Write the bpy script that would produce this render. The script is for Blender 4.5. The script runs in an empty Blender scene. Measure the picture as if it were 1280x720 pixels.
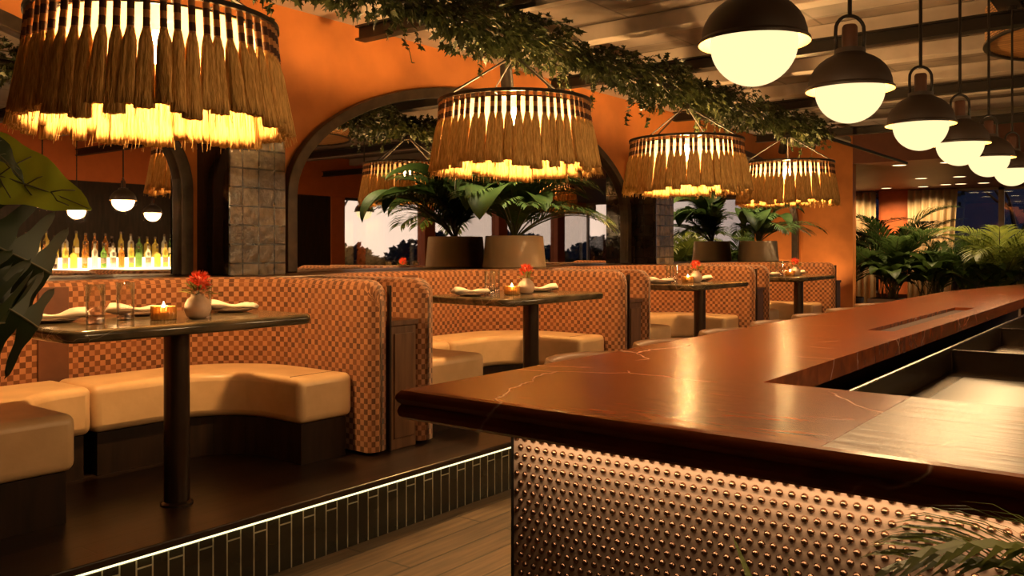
import bpy, math, random
from mathutils import Vector, Matrix
R = random.Random(7)
sc = bpy.context.scene
COL = sc.collection
pi = math.pi

# ------------------------------------------------------------------ materials
def new_mat(name):
    m = bpy.data.materials.new(name); m.use_nodes = True
    nt = m.node_tree
    return m, nt, nt.nodes, nt.links, nt.nodes['Principled BSDF']

def pbsdf(name, col, rough=.5, metal=0., noise=0., nscale=8., col2=None, bump=0., bscale=None, stretch=(1, 1, 1),
          coord='Object', spec=.5, coat=0., detail=4., trans=0., sub=0.):
    m, nt, N, L, b = new_mat(name)
    b.inputs['Roughness'].default_value = rough
    b.inputs['Metallic'].default_value = metal
    b.inputs['Specular IOR Level'].default_value = spec
    b.inputs['Coat Weight'].default_value = coat
    b.inputs['Base Color'].default_value = (*col, 1)
    if trans: b.inputs['Transmission Weight'].default_value = trans
    if noise or bump or col2:
        tc = N.new('ShaderNodeTexCoord'); mp = N.new('ShaderNodeMapping')
        mp.inputs['Scale'].default_value = stretch
        L.new(tc.outputs[coord], mp.inputs['Vector'])
        nz = N.new('ShaderNodeTexNoise'); nz.inputs['Scale'].default_value = nscale; nz.inputs['Detail'].default_value = detail
        L.new(mp.outputs['Vector'], nz.inputs['Vector'])
        if col2 or noise:
            c2 = col2 or tuple(c * (1 - noise) for c in col)
            rp = N.new('ShaderNodeValToRGB')
            rp.color_ramp.elements[0].position = .35; rp.color_ramp.elements[1].position = .65
            rp.color_ramp.elements[0].color = (*c2, 1); rp.color_ramp.elements[1].color = (*col, 1)
            L.new(nz.outputs['Fac'], rp.inputs['Fac']); L.new(rp.outputs['Color'], b.inputs['Base Color'])
        if bump:
            n2 = nz
            if bscale:
                n2 = N.new('ShaderNodeTexNoise'); n2.inputs['Scale'].default_value = bscale; n2.inputs['Detail'].default_value = 3
                L.new(mp.outputs['Vector'], n2.inputs['Vector'])
            bp = N.new('ShaderNodeBump'); bp.inputs['Strength'].default_value = bump; bp.inputs['Distance'].default_value = .01
            L.new(n2.outputs['Fac'], bp.inputs['Height']); L.new(bp.outputs['Normal'], b.inputs['Normal'])
    return m

def emis(name, col, strength):
    m = bpy.data.materials.new(name); m.use_nodes = True
    N = m.node_tree.nodes; N.clear()
    e = N.new('ShaderNodeEmission'); o = N.new('ShaderNodeOutputMaterial')
    e.inputs['Color'].default_value = (*col, 1); e.inputs['Strength'].default_value = strength
    m.node_tree.links.new(e.outputs[0], o.inputs[0])
    return m

def brick_mat(name, c1, c2, cm, bw, bh, mortar, rough, axes='XY', offset=.5, freq=2, bump=.3, grain=None, metal=0., shift=(0, 0), nb=0.):
    """brick/plank/tile pattern; axes picks which object axes run along the brick and across it"""
    m, nt, N, L, b = new_mat(name)
    b.inputs['Roughness'].default_value = rough; b.inputs['Metallic'].default_value = metal
    tc = N.new('ShaderNodeTexCoord'); sp = N.new('ShaderNodeSeparateXYZ'); cb = N.new('ShaderNodeCombineXYZ')
    L.new(tc.outputs['Object'], sp.inputs[0])
    for i in (0, 1):
        ad = N.new('ShaderNodeMath'); ad.operation = 'ADD'; ad.inputs[1].default_value = shift[i]
        L.new(sp.outputs[axes[i]], ad.inputs[0]); L.new(ad.outputs[0], cb.inputs[i])
    bt = N.new('ShaderNodeTexBrick'); bt.offset = offset; bt.offset_frequency = freq
    bt.inputs['Color1'].default_value = (*c1, 1); bt.inputs['Color2'].default_value = (*c2, 1); bt.inputs['Mortar'].default_value = (*cm, 1)
    bt.inputs['Scale'].default_value = 1; bt.inputs['Brick Width'].default_value = bw; bt.inputs['Row Height'].default_value = bh
    bt.inputs['Mortar Size'].default_value = mortar; bt.inputs['Mortar Smooth'].default_value = .1; bt.inputs['Bias'].default_value = 0
    L.new(cb.outputs[0], bt.inputs['Vector'])
    src = bt.outputs['Color']
    bp = N.new('ShaderNodeBump'); bp.inputs['Strength'].default_value = bump; bp.inputs['Distance'].default_value = .004; bp.invert = True
    L.new(bt.outputs['Fac'], bp.inputs['Height'])
    if grain:
        mp = N.new('ShaderNodeMapping'); mp.inputs['Scale'].default_value = grain
        L.new(tc.outputs['Object'], mp.inputs[0])
        nz = N.new('ShaderNodeTexNoise'); nz.inputs['Scale'].default_value = 1; nz.inputs['Detail'].default_value = 5
        L.new(mp.outputs[0], nz.inputs['Vector'])
        mr = N.new('ShaderNodeMapRange'); mr.inputs['From Min'].default_value = .3; mr.inputs['From Max'].default_value = .7
        mr.inputs['To Min'].default_value = .5; mr.inputs['To Max'].default_value = 1.25
        L.new(nz.outputs['Fac'], mr.inputs['Value'])
        mx = N.new('ShaderNodeMix'); mx.data_type = 'RGBA'; mx.blend_type = 'MULTIPLY'; mx.inputs['Factor'].default_value = 1
        L.new(src, mx.inputs['A']); L.new(mr.outputs[0], mx.inputs['B']); src = mx.outputs['Result']
        if nb:
            b2 = N.new('ShaderNodeBump'); b2.inputs['Strength'].default_value = nb; b2.inputs['Distance'].default_value = .01
            L.new(nz.outputs['Fac'], b2.inputs['Height']); L.new(b2.outputs['Normal'], bp.inputs['Normal'])
    L.new(src, b.inputs['Base Color']); L.new(bp.outputs['Normal'], b.inputs['Normal'])
    return m

def checker_mat(name):
    m, nt, N, L, b = new_mat(name)
    b.inputs['Roughness'].default_value = .75; b.inputs['Specular IOR Level'].default_value = .25
    b.inputs['Sheen Weight'].default_value = .15
    uv = N.new('ShaderNodeUVMap'); uv.uv_map = 'UVMap'
    ch = N.new('ShaderNodeTexChecker'); ch.inputs['Scale'].default_value = 1 / .028
    L.new(uv.outputs[0], ch.inputs['Vector'])
    sc_ = N.new('ShaderNodeVectorMath'); sc_.operation = 'SCALE'; sc_.inputs['Scale'].default_value = 1 / .028
    fl = N.new('ShaderNodeVectorMath'); fl.operation = 'FLOOR'
    wn = N.new('ShaderNodeTexWhiteNoise'); wn.noise_dimensions = '2D'
    L.new(uv.outputs[0], sc_.inputs[0]); L.new(sc_.outputs[0], fl.inputs[0]); L.new(fl.outputs[0], wn.inputs['Vector'])
    dk = N.new('ShaderNodeMix'); dk.data_type = 'RGBA'
    dk.inputs['A'].default_value = (.085, .032, .014, 1); dk.inputs['B'].default_value = (.19, .068, .024, 1)
    lt = N.new('ShaderNodeMix'); lt.data_type = 'RGBA'
    lt.inputs['A'].default_value = (.29, .125, .060, 1); lt.inputs['B'].default_value = (.37, .165, .078, 1)
    L.new(wn.outputs['Value'], dk.inputs['Factor']); L.new(wn.outputs['Value'], lt.inputs['Factor'])
    mx = N.new('ShaderNodeMix'); mx.data_type = 'RGBA'
    L.new(ch.outputs['Fac'], mx.inputs['Factor']); L.new(dk.outputs['Result'], mx.inputs['A']); L.new(lt.outputs['Result'], mx.inputs['B'])
    L.new(mx.outputs['Result'], b.inputs['Base Color'])
    wv = N.new('ShaderNodeTexNoise'); wv.inputs['Scale'].default_value = 900; L.new(uv.outputs[0], wv.inputs['Vector'])
    bp = N.new('ShaderNodeBump'); bp.inputs['Strength'].default_value = .25; bp.inputs['Distance'].default_value = .002
    L.new(wv.outputs['Fac'], bp.inputs['Height']); L.new(bp.outputs['Normal'], b.inputs['Normal'])
    return m

def marble_mat(name, base, dark, vein, rough, vscale=2.2, vw=.012, stretch=(1, 1, 1), bump=.04, gscale=(3, 9, 9), spec=.5):
    m, nt, N, L, b = new_mat(name)
    b.inputs['Roughness'].default_value = rough; b.inputs['Specular IOR Level'].default_value = spec
    tc = N.new('ShaderNodeTexCoord')
    mp = N.new('ShaderNodeMapping'); mp.inputs['Scale'].default_value = gscale; L.new(tc.outputs['Object'], mp.inputs[0])
    nz = N.new('ShaderNodeTexNoise'); nz.inputs['Scale'].default_value = 1.6; nz.inputs['Detail'].default_value = 6; nz.inputs['Distortion'].default_value = .6
    L.new(mp.outputs[0], nz.inputs['Vector'])
    rp = N.new('ShaderNodeValToRGB'); rp.color_ramp.elements[0].position = .35; rp.color_ramp.elements[1].position = .65
    rp.color_ramp.elements[0].color = (*dark, 1); rp.color_ramp.elements[1].color = (*base, 1)
    L.new(nz.outputs['Fac'], rp.inputs['Fac'])
    mp2 = N.new('ShaderNodeMapping'); mp2.inputs['Scale'].default_value = stretch; mp2.inputs['Rotation'].default_value = (0, 0, .5)
    L.new(tc.outputs['Object'], mp2.inputs[0])
    dn = N.new('ShaderNodeTexNoise'); dn.inputs['Scale'].default_value = 2.5; dn.inputs['Detail'].default_value = 5
    L.new(mp2.outputs[0], dn.inputs['Vector'])
    mxv = N.new('ShaderNodeMix'); mxv.data_type = 'VECTOR'; mxv.inputs['Factor'].default_value = .22
    L.new(mp2.outputs[0], mxv.inputs['A']); L.new(dn.outputs['Color'], mxv.inputs['B'])
    vo = N.new('ShaderNodeTexVoronoi'); vo.feature = 'DISTANCE_TO_EDGE'; vo.inputs['Scale'].default_value = vscale
    L.new(mxv.outputs['Result'], vo.inputs['Vector'])
    r2 = N.new('ShaderNodeValToRGB'); r2.color_ramp.elements[0].position = 0; r2.color_ramp.elements[1].position = vw
    r2.color_ramp.elements[0].color = (.75, .75, .75, 1); r2.color_ramp.elements[1].color = (0, 0, 0, 1)
    L.new(vo.outputs['Distance'], r2.inputs['Fac'])
    n3 = N.new('ShaderNodeTexNoise'); n3.inputs['Scale'].default_value = 3.5; L.new(tc.outputs['Object'], n3.inputs['Vector'])
    r3 = N.new('ShaderNodeValToRGB'); r3.color_ramp.elements[0].position = .5; r3.color_ramp.elements[1].position = .62
    L.new(n3.outputs['Fac'], r3.inputs['Fac'])
    ml = N.new('ShaderNodeMath'); ml.operation = 'MULTIPLY'; L.new(r2.outputs['Color'], ml.inputs[0]); L.new(r3.outputs['Color'], ml.inputs[1])
    mx = N.new('ShaderNodeMix'); mx.data_type = 'RGBA'; mx.inputs['B'].default_value = (*vein, 1)
    L.new(ml.outputs[0], mx.inputs['Factor']); L.new(rp.outputs['Color'], mx.inputs['A'])
    L.new(mx.outputs['Result'], b.inputs['Base Color'])
    bp = N.new('ShaderNodeBump'); bp.inputs['Strength'].default_value = bump; bp.inputs['Distance'].default_value = .02
    L.new(nz.outputs['Fac'], bp.inputs['Height']); L.new(bp.outputs['Normal'], b.inputs['Normal'])
    return m

def glass_mat(name, tint=(1, 1, 1), gloss=.12, rough=.02):
    """thin clear pane: see-through with a faint mirror reflection that grows towards grazing"""
    m = bpy.data.materials.new(name); m.use_nodes = True
    N, L = m.node_tree.nodes, m.node_tree.links; N.clear()
    t = N.new('ShaderNodeBsdfTransparent'); t.inputs[0].default_value = (*tint, 1)
    g = N.new('ShaderNodeBsdfGlossy'); g.inputs['Roughness'].default_value = rough
    lw = N.new('ShaderNodeLayerWeight'); lw.inputs['Blend'].default_value = .25
    ad = N.new('ShaderNodeMath'); ad.operation = 'MULTIPLY_ADD'; ad.inputs[1].default_value = .55; ad.inputs[2].default_value = gloss * .4
    L.new(lw.outputs['Fresnel'], ad.inputs[0])
    mx = N.new('ShaderNodeMixShader'); o = N.new('ShaderNodeOutputMaterial')
    L.new(ad.outputs[0], mx.inputs[0]); L.new(t.outputs[0], mx.inputs[1]); L.new(g.outputs[0], mx.inputs[2]); L.new(mx.outputs[0], o.inputs[0])
    return m

def leaf_mat(name, c1, c2, rough=.4, transl=.25):
    m = bpy.data.materials.new(name); m.use_nodes = True
    N, L = m.node_tree.nodes, m.node_tree.links
    b = N['Principled BSDF']; o = N['Material Output']
    b.inputs['Roughness'].default_value = rough; b.inputs['Specular IOR Level'].default_value = .25
    tc = N.new('ShaderNodeTexCoord'); nz = N.new('ShaderNodeTexNoise'); nz.inputs['Scale'].default_value = 7
    L.new(tc.outputs['Object'], nz.inputs['Vector'])
    rp = N.new('ShaderNodeValToRGB'); rp.color_ramp.elements[0].position = .3; rp.color_ramp.elements[1].position = .7
    rp.color_ramp.elements[0].color = (*c2, 1); rp.color_ramp.elements[1].color = (*c1, 1)
    L.new(nz.outputs['Fac'], rp.inputs['Fac']); L.new(rp.outputs['Color'], b.inputs['Base Color'])
    tr = N.new('ShaderNodeBsdfTranslucent'); L.new(rp.outputs['Color'], tr.inputs['Color'])
    mx = N.new('ShaderNodeMixShader'); mx.inputs[0].default_value = transl
    L.new(b.outputs[0], mx.inputs[1]); L.new(tr.outputs[0], mx.inputs[2]); L.new(mx.outputs[0], o.inputs[0])
    return m

def shade_mat(name, col):
    m = bpy.data.materials.new(name); m.use_nodes = True
    N, L = m.node_tree.nodes, m.node_tree.links; b = N['Principled BSDF']; o = N['Material Output']
    b.inputs['Base Color'].default_value = (*col, 1); b.inputs['Roughness'].default_value = .8
    tr = N.new('ShaderNodeBsdfTranslucent'); tr.inputs['Color'].default_value = (*col, 1)
    mx = N.new('ShaderNodeMixShader'); mx.inputs[0].default_value = .6
    tp = N.new('ShaderNodeBsdfTransparent'); m2 = N.new('ShaderNodeMixShader'); m2.inputs[0].default_value = .5
    L.new(b.outputs[0], mx.inputs[1]); L.new(tr.outputs[0], mx.inputs[2]); L.new(mx.outputs[0], m2.inputs[1]); L.new(tp.outputs[0], m2.inputs[2]); L.new(m2.outputs[0], o.inputs[0])
    return m

M = {}
M['orange'] = pbsdf('orange_plaster', (.54, .185, .042), .55, noise=.28, nscale=2.2, bump=.15, bscale=14, spec=.3)
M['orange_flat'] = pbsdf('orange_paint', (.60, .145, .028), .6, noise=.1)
M['ceiling'] = brick_mat('ceiling_boards', (.28, .225, .185), (.24, .19, .16), (.13, .10, .08), 2.5, 1.25, .012, .7, 'XY', bump=.2, grain=(1.5, 1.5, 1.5))
M['white'] = pbsdf('white_paint', (.48, .41, .35), .6, noise=.15, nscale=5)
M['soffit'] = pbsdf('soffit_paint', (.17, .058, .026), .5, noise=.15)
M['floor'] = brick_mat('plank_floor', (.19, .125, .070), (.12, .078, .042), (.045, .03, .018), 1.3, .15, .006, .38, 'XY', grain=(3, 38, 1), bump=.5)
M['platform'] = brick_mat('dark_planks', (.034, .018, .011), (.02, .011, .008), (.012, .008, .006), 1.5, .12, .004, .3, 'XY', grain=(3, 40, 1), bump=.4)
M['nosing'] = pbsdf('dark_wood_edge', (.05, .028, .018), .3, noise=.4, nscale=6, stretch=(1, 12, 12))
M['riser'] = brick_mat('vertical_tiles', (.030, .027, .016), (.018, .016, .010), (.42, .39, .27), .245, .062, .0032, .16, 'ZX', offset=.14, freq=2, bump=.6, shift=(.016, 0), grain=(4, 4, 9), nb=.1)
M['tile'] = brick_mat('zellige_tiles', (.22, .16, .095), (.09, .062, .036), (.035, .026, .018), .125, .125, .006, .1, 'XZ', offset=0, freq=2, bump=.8, grain=(17, 17, 17), nb=1.)
M['tile_side'] = brick_mat('zellige_black_tiles', (.03, .02, .018), (.02, .014, .012), (.012, .01, .008), .125, .125, .004, .08, 'YZ', offset=0, freq=2, bump=.5, grain=(9, 9, 9), nb=.3)
M['wood'] = pbsdf('walnut', (.20, .095, .045), .4, col2=(.11, .05, .024), nscale=3, stretch=(8, 8, .7), bump=.05)
M['wood_h'] = pbsdf('walnut_ledge', (.13, .062, .032), .35, col2=(.075, .035, .018), nscale=3, stretch=(.7, 10, 10), bump=.05)
M['darkwood'] = pbsdf('dark_wood', (.034, .017, .010), .5, col2=(.018, .010, .006), spec=.25, nscale=4, stretch=(6, 6, .8))
M['frame'] = pbsdf('aged_bronze', (.085, .058, .038), .38, metal=.6, noise=.45, nscale=9, bump=.1)
M['mirror'] = pbsdf('mirror_silver', (.80, .76, .72), .012, metal=1.)
M['checker'] = checker_mat('checker_fabric')
M['strip'] = pbsdf('brown_leather', (.11, .040, .020), .55, noise=.25, nscale=10)
M['leather'] = pbsdf('tan_leather', (.74, .49, .26), .36, col2=(.62, .39, .20), nscale=5, bump=.08, bscale=40)
M['marble'] = marble_mat('green_brown_marble', (.155, .11, .065), (.05, .042, .026), (.3, .24, .16), .14, vscale=6, vw=.012)
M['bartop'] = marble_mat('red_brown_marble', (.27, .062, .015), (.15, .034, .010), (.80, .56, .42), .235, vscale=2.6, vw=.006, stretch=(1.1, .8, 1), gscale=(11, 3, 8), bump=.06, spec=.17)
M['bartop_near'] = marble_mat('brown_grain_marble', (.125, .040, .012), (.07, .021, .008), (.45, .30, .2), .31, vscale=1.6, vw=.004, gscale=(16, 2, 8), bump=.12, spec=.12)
M['metal_dark'] = pbsdf('blackened_steel', (.05, .042, .036), .32, metal=.7, noise=.2)
M['column'] = pbsdf('bronze_steel', (.075, .050, .036), .30, metal=.75, noise=.15)
M['black'] = pbsdf('black_metal', (.022, .016, .012), .42, metal=.3)
M['dome'] = pbsdf('dark_bronze_enamel', (.038, .022, .014), .5, noise=.15)
M['dome_in'] = pbsdf('brass_lining', (.75, .45, .14), .3, metal=.6)
M['globe'] = emis('opal_globe', (1., .775, .385), 1.35)
M['stud'] = pbsdf('satin_bronze_sheet', (.56, .38, .26), .45, metal=.3, noise=.12, nscale=6, bump=.02)
M['nail'] = pbsdf('dark_bronze_nailhead', (.26, .15, .09), .30, metal=1.)
M['steel'] = pbsdf('stainless_steel', (.085, .055, .036), .26, metal=.9, noise=.15, nscale=3, stretch=(1, 12, 1))
M['jute'] = pbsdf('jute_strands', (.86, .55, .20), .85, col2=(.52, .29, .09), nscale=1., stretch=(120, 120, 5), bump=.9, bscale=1., spec=.1, detail=2)
M['bind'] = pbsdf('brown_binding', (.06, .022, .012), .8, bump=.3, nscale=300)
M['bind_tan'] = pbsdf('tan_binding', (.42, .20, .075), .8, bump=.3, nscale=300)
M['bulb'] = emis('warm_bulb', (1., .56, .20), 1400)
M['shade'] = shade_mat('cream_inner_shade', (.80, .62, .40))
M['cord'] = pbsdf('black_cable', (.02, .015, .012), .6)
M['ivy'] = leaf_mat('ivy_leaf', (.042, .052, .016), (.015, .021, .008), .45, .2)
M['stem'] = pbsdf('green_stem', (.09, .085, .03), .6)
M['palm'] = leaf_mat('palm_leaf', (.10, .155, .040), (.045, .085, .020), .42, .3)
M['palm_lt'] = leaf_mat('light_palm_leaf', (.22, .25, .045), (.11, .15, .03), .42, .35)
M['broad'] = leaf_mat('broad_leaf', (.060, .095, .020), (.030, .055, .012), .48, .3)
M['broad_lit'] = leaf_mat('lit_broad_leaf', (.42, .50, .04), (.30, .37, .03), .40, .5)  # lamplight on the front leaf is painted in as a brighter colour
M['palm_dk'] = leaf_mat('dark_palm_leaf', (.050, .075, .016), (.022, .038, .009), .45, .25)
M['broad_shaded'] = leaf_mat('shaded_broad_leaf', (.022, .038, .009), (.011, .020, .006), .5, .15)  # shade painted in: darker copy of the broad leaf colour
M['trunk'] = pbsdf('bark', (.08, .05, .03), .8, noise=.4, nscale=20, bump=.4)
M['tree_leaf'] = leaf_mat('tree_leaf', (.02, .028, .012), (.010, .014, .008), .6, .1)
M['pot'] = pbsdf('cream_clay', (.66, .47, .28), .6, noise=.12, nscale=4, bump=.1, bscale=30)
M['pot_dark'] = pbsdf('dark_clay', (.10, .07, .05), .6, noise=.2)
M['soil'] = pbsdf('soil', (.03, .02, .013), .95, bump=.6, nscale=40)
M['napkin'] = pbsdf('white_linen', (.78, .68, .56), .8, bump=.15, nscale=120)
M['plate'] = pbsdf('dark_stoneware', (.16, .11, .08), .3, noise=.2)
M['glass'] = glass_mat('clear_glass', (1., .99, .98), .12)
M['glass_base'] = glass_mat('cut_glass_base', (.80, .66, .56), .8, .12)
M['votive'] = pbsdf('amber_ribbed_glass', (.95, .50, .12), .15, trans=.6, bump=.3, nscale=90)
M['wax'] = pbsdf('wax', (.85, .66, .4), .5)
M['flame'] = emis('candle_flame', (1., .62, .25), 330)
M['vase'] = pbsdf('speckled_ceramic', (.66, .48, .36), .42, noise=.12, nscale=40)
M['flower'] = pbsdf('orange_petals', (.85, .10, .03), .5, noise=.4, nscale=60)
M['yellow'] = pbsdf('yellow_petals', (.75, .48, .03), .5)
M['sprig'] = leaf_mat('sprig_leaf', (.26, .22, .06), (.14, .13, .035), .5, .2)
M['led'] = emis('led_strip', (1., .90, .46), 2.0)
M['led_shelf'] = emis('lit_shelf_panel', (1., .70, .32), 9.0)
M['curtain'] = pbsdf('linen_curtain', (.62, .46, .24), .8, noise=.1, nscale=30, stretch=(8, 8, .5))
M['pane'] = glass_mat('window_pane', (.93, .95, .97), .3)
M['rattan'] = brick_mat('woven_rattan', (.55, .28, .085), (.38, .18, .05), (.05, .025, .012), .05, .022, .004, .6, 'XZ', bump=1.)
M['down'] = emis('downlight_lens', (1., .72, .36), 3.2)
M['rail'] = pbsdf('rubber_rail_mat', (.06, .022, .010), .8, bump=.5, nscale=200)
M['chair'] = pbsdf('stool_leather', (.26, .125, .055), .4, noise=.2)
GL = {}
for nm, c in dict(clear_bottle=(.8, .78, .7), amber_bottle=(.55, .22, .04), green_bottle=(.16, .32, .07), dark_bottle=(.06, .03, .02), yellow_bottle=(.8, .6, .12)).items():
    GL[nm] = pbsdf(nm, c, .08, trans=.6, spec=.7)
M['label_w'] = pbsdf('paper_label', (.7, .6, .45), .7)
M['cap'] = pbsdf('bottle_cap', (.1, .06, .03), .4, metal=.4)

# ------------------------------------------------------------------ mesh builder
class MB:
    def __init__(s): s.v = []; s.f = []; s.mi = []; s.uv = {}
    def add(s, vs, fs, mi=0, uvs=None):
        o = len(s.v); s.v += [tuple(v) for v in vs]
        for k, f in enumerate(fs):
            if uvs: s.uv[len(s.f)] = uvs[k]
            s.f.append([o + i for i in f]); s.mi.append(mi)
        return s
    def box(s, a, b, mi=0):
        (x0, y0, z0), (x1, y1, z1) = a, b
        vs = [(x0, y0, z0), (x1, y0, z0), (x1, y1, z0), (x0, y1, z0), (x0, y0, z1), (x1, y0, z1), (x1, y1, z1), (x0, y1, z1)]
        return s.add(vs, [(3, 2, 1, 0), (4, 5, 6, 7), (0, 1, 5, 4), (1, 2, 6, 5), (2, 3, 7, 6), (3, 0, 4, 7)], mi)
    def prism(s, poly, z0, z1, mi=0):
        n = len(poly)
        ar = sum(poly[i][0] * poly[(i + 1) % n][1] - poly[(i + 1) % n][0] * poly[i][1] for i in range(n))
        if ar < 0: poly = poly[::-1]
        vs = [(x, y, z0) for x, y in poly] + [(x, y, z1) for x, y in poly]
        fs = [list(range(n))[::-1], list(range(n, 2 * n))] + [(i, (i + 1) % n, n + (i + 1) % n, n + i) for i in range(n)]
        return s.add(vs, fs, mi)
    def lathe(s, prof, n=24, c=(0, 0, 0), mi=0, a0=0.):
        """prof: list of (r,z); r 0 closes"""
        vs = []; idx = []
        for r, z in prof:
            if r < 1e-6: idx.append([len(vs)]); vs.append((c[0], c[1], c[2] + z))
            else:
                idx.append(list(range(len(vs), len(vs) + n)))
                vs += [(c[0] + r * math.cos(a0 + 2 * pi * k / n), c[1] + r * math.sin(a0 + 2 * pi * k / n), c[2] + z) for k in range(n)]
        fs = []
        for A, B in zip(idx, idx[1:]):
            for k in range(n):
                k2 = (k + 1) % n
                if len(A) == 1 and len(B) == 1: continue
                if len(A) == 1: fs.append((A[0], B[k2], B[k]))
                elif len(B) == 1: fs.append((A[k], A[k2], B[0]))
                else: fs.append((A[k], A[k2], B[k2], B[k]))
        return s.add(vs, fs, mi)
    def tube(s, pts, r, n=8, mi=0, cap=True):
        pts = [Vector(p) for p in pts]; rs = r if isinstance(r, (list, tuple)) else [r] * len(pts)
        vs = []; up = None
        for i, p in enumerate(pts):
            t = (pts[min(i + 1, len(pts) - 1)] - pts[max(i - 1, 0)]).normalized()
            if up is None: up = t.orthogonal().normalized()
            up = (up - t * up.dot(t)).normalized(); w = t.cross(up)
            vs += [p + (up * math.cos(2 * pi * k / n) + w * math.sin(2 * pi * k / n)) * rs[i] for k in range(n)]
        fs = [(i * n + k, i * n + (k + 1) % n, (i + 1) * n + (k + 1) % n, (i + 1) * n + k) for i in range(len(pts) - 1) for k in range(n)]
        if cap: fs += [list(range(n))[::-1], [(len(pts) - 1) * n + k for k in range(n)]]
        return s.add(vs, fs, mi)
    def ball(s, c, r, n=16, m=10, sc_=(1, 1, 1), mi=0):
        o = len(s.v)
        s.lathe([(r * math.sin(pi * i / m), -r * math.cos(pi * i / m)) for i in range(m + 1)], n, (0, 0, 0), mi)
        for i in range(o, len(s.v)):
            x, y, z = s.v[i]; s.v[i] = (c[0] + x * sc_[0], c[1] + y * sc_[1], c[2] + z * sc_[2])
        return s
    def xf(s, mat):
        s.v = [tuple(mat @ Vector(v)) for v in s.v]; return s
    def mesh(s, name, mats, smooth=False):
        me = bpy.data.meshes.new(name)
        me.from_pydata(s.v, [], s.f)
        for m in (mats if isinstance(mats, (list, tuple)) else [mats]): me.materials.append(m)
        if any(s.mi): me.polygons.foreach_set('material_index', s.mi)
        if smooth: me.polygons.foreach_set('use_smooth', [True] * len(s.f))
        if s.uv:
            ul = me.uv_layers.new(name='UVMap')
            for fi, p in enumerate(me.polygons):
                if fi in s.uv:
                    for k, li in enumerate(p.loop_indices): ul.data[li].uv = s.uv[fi][k]
        me.validate(); me.update()
        return me

def obj(name, mb, mats, parent=None, smooth=False, bevel=0., seg=2, loc=None, rot=None, angle=35, auto=None):
    me = mb if isinstance(mb, bpy.types.Mesh) else mb.mesh(name, mats, smooth or auto is not None)
    o = bpy.data.objects.new(name, me); COL.objects.link(o)
    if parent: o.parent = parent
    if loc: o.location = loc
    if rot: o.rotation_euler = rot
    if bevel:
        b = o.modifiers.new('bevel', 'BEVEL'); b.width = bevel; b.segments = seg; b.limit_method = 'ANGLE'; b.angle_limit = math.radians(angle)
    if auto is not None:
        try: me.set_sharp_from_angle(angle=math.radians(auto))
        except Exception: pass
    return o

def tag(o, label, cat, group=None, kind=None):
    o['label'] = label; o['category'] = cat
    if group: o['group'] = group
    if kind: o['kind'] = kind
    return o

def thing(name, label, cat, loc=(0, 0, 0), rz=0., group=None):
    o = bpy.data.objects.new(name, None); COL.objects.link(o)
    o.empty_display_size = .1
    o.location = loc; o.rotation_euler = (0, 0, rz)
    return tag(o, label, cat, group)

def struct(name, mb, mats, parent=None, label=None, cat=None, **kw):
    o = obj(name, mb, mats, parent, **kw)
    if parent is None:
        o['kind'] = 'structure'
        if label: o['label'] = label
        if cat: o['category'] = cat
    return o

KIDS = {}
def kids(o): return [c for c in COL.objects if c.parent == o]
def dup(root, loc, label, rz=None, scale=None):
    r = root.copy(); COL.objects.link(r); r.location = loc; r['label'] = label
    if rz is not None: r.rotation_euler = (0, 0, rz)
    if scale: r.scale = (scale,) * 3
    if root.name not in KIDS: KIDS[root.name] = [(c, kids(c)) for c in kids(root)]
    for c, gs in KIDS[root.name]:
        d = c.copy(); COL.objects.link(d); d.parent = r
        for g in gs:
            e = g.copy(); COL.objects.link(e); e.parent = d
    return r

def lamp(name, kind, loc, power, color, size=.05, rot=None, **kw):
    d = bpy.data.lights.new(name, kind); d.energy = power; d.color = color
    if kind == 'AREA':
        d.shape = 'RECTANGLE'; d.size = kw.get('sx', size); d.size_y = kw.get('sy', size); d.spread = kw.get('spread', pi)
    else:
        d.shadow_soft_size = size; d.use_soft_falloff = False
    if kind == 'SPOT': d.spot_size = kw.get('cone', 1.5); d.spot_blend = .6
    o = bpy.data.objects.new(name, d); COL.objects.link(o); o.location = loc
    if rot: o.rotation_euler = rot
    return o

def arc(cx, cy, r, a0, a1, n):
    return [(cx + r * math.cos(a0 + (a1 - a0) * k / n), cy + r * math.sin(a0 + (a1 - a0) * k / n)) for k in range(n + 1)]

# ------------------------------------------------------------------ camera, render look
cam = bpy.data.cameras.new('camera'); co = bpy.data.objects.new('camera', cam); COL.objects.link(co)
co.location = (0, 0, 1.34); co.rotation_euler = (pi / 2, 0, math.radians(-52.3))
cam.sensor_width = 36; cam.lens = 36 * 1074 / 1280; cam.shift_y = -48 / 1280; cam.clip_start = .05
sc.camera = co
sc.view_settings.view_transform = 'Standard'; sc.view_settings.look = 'None'
sc.view_settings.gamma = 1; sc.view_settings.exposure = 0.; sc.view_settings.use_curve_mapping = False
sc.cycles.use_denoising = True
sc.cycles.max_bounces = 10; sc.cycles.diffuse_bounces = 4; sc.cycles.glossy_bounces = 5; sc.cycles.transmission_bounces = 6
sc.cycles.transparent_max_bounces = 12; sc.cycles.sample_clamp_indirect = 6; sc.cycles.caustics_refractive = False; sc.cycles.caustics_reflective = False

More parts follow.
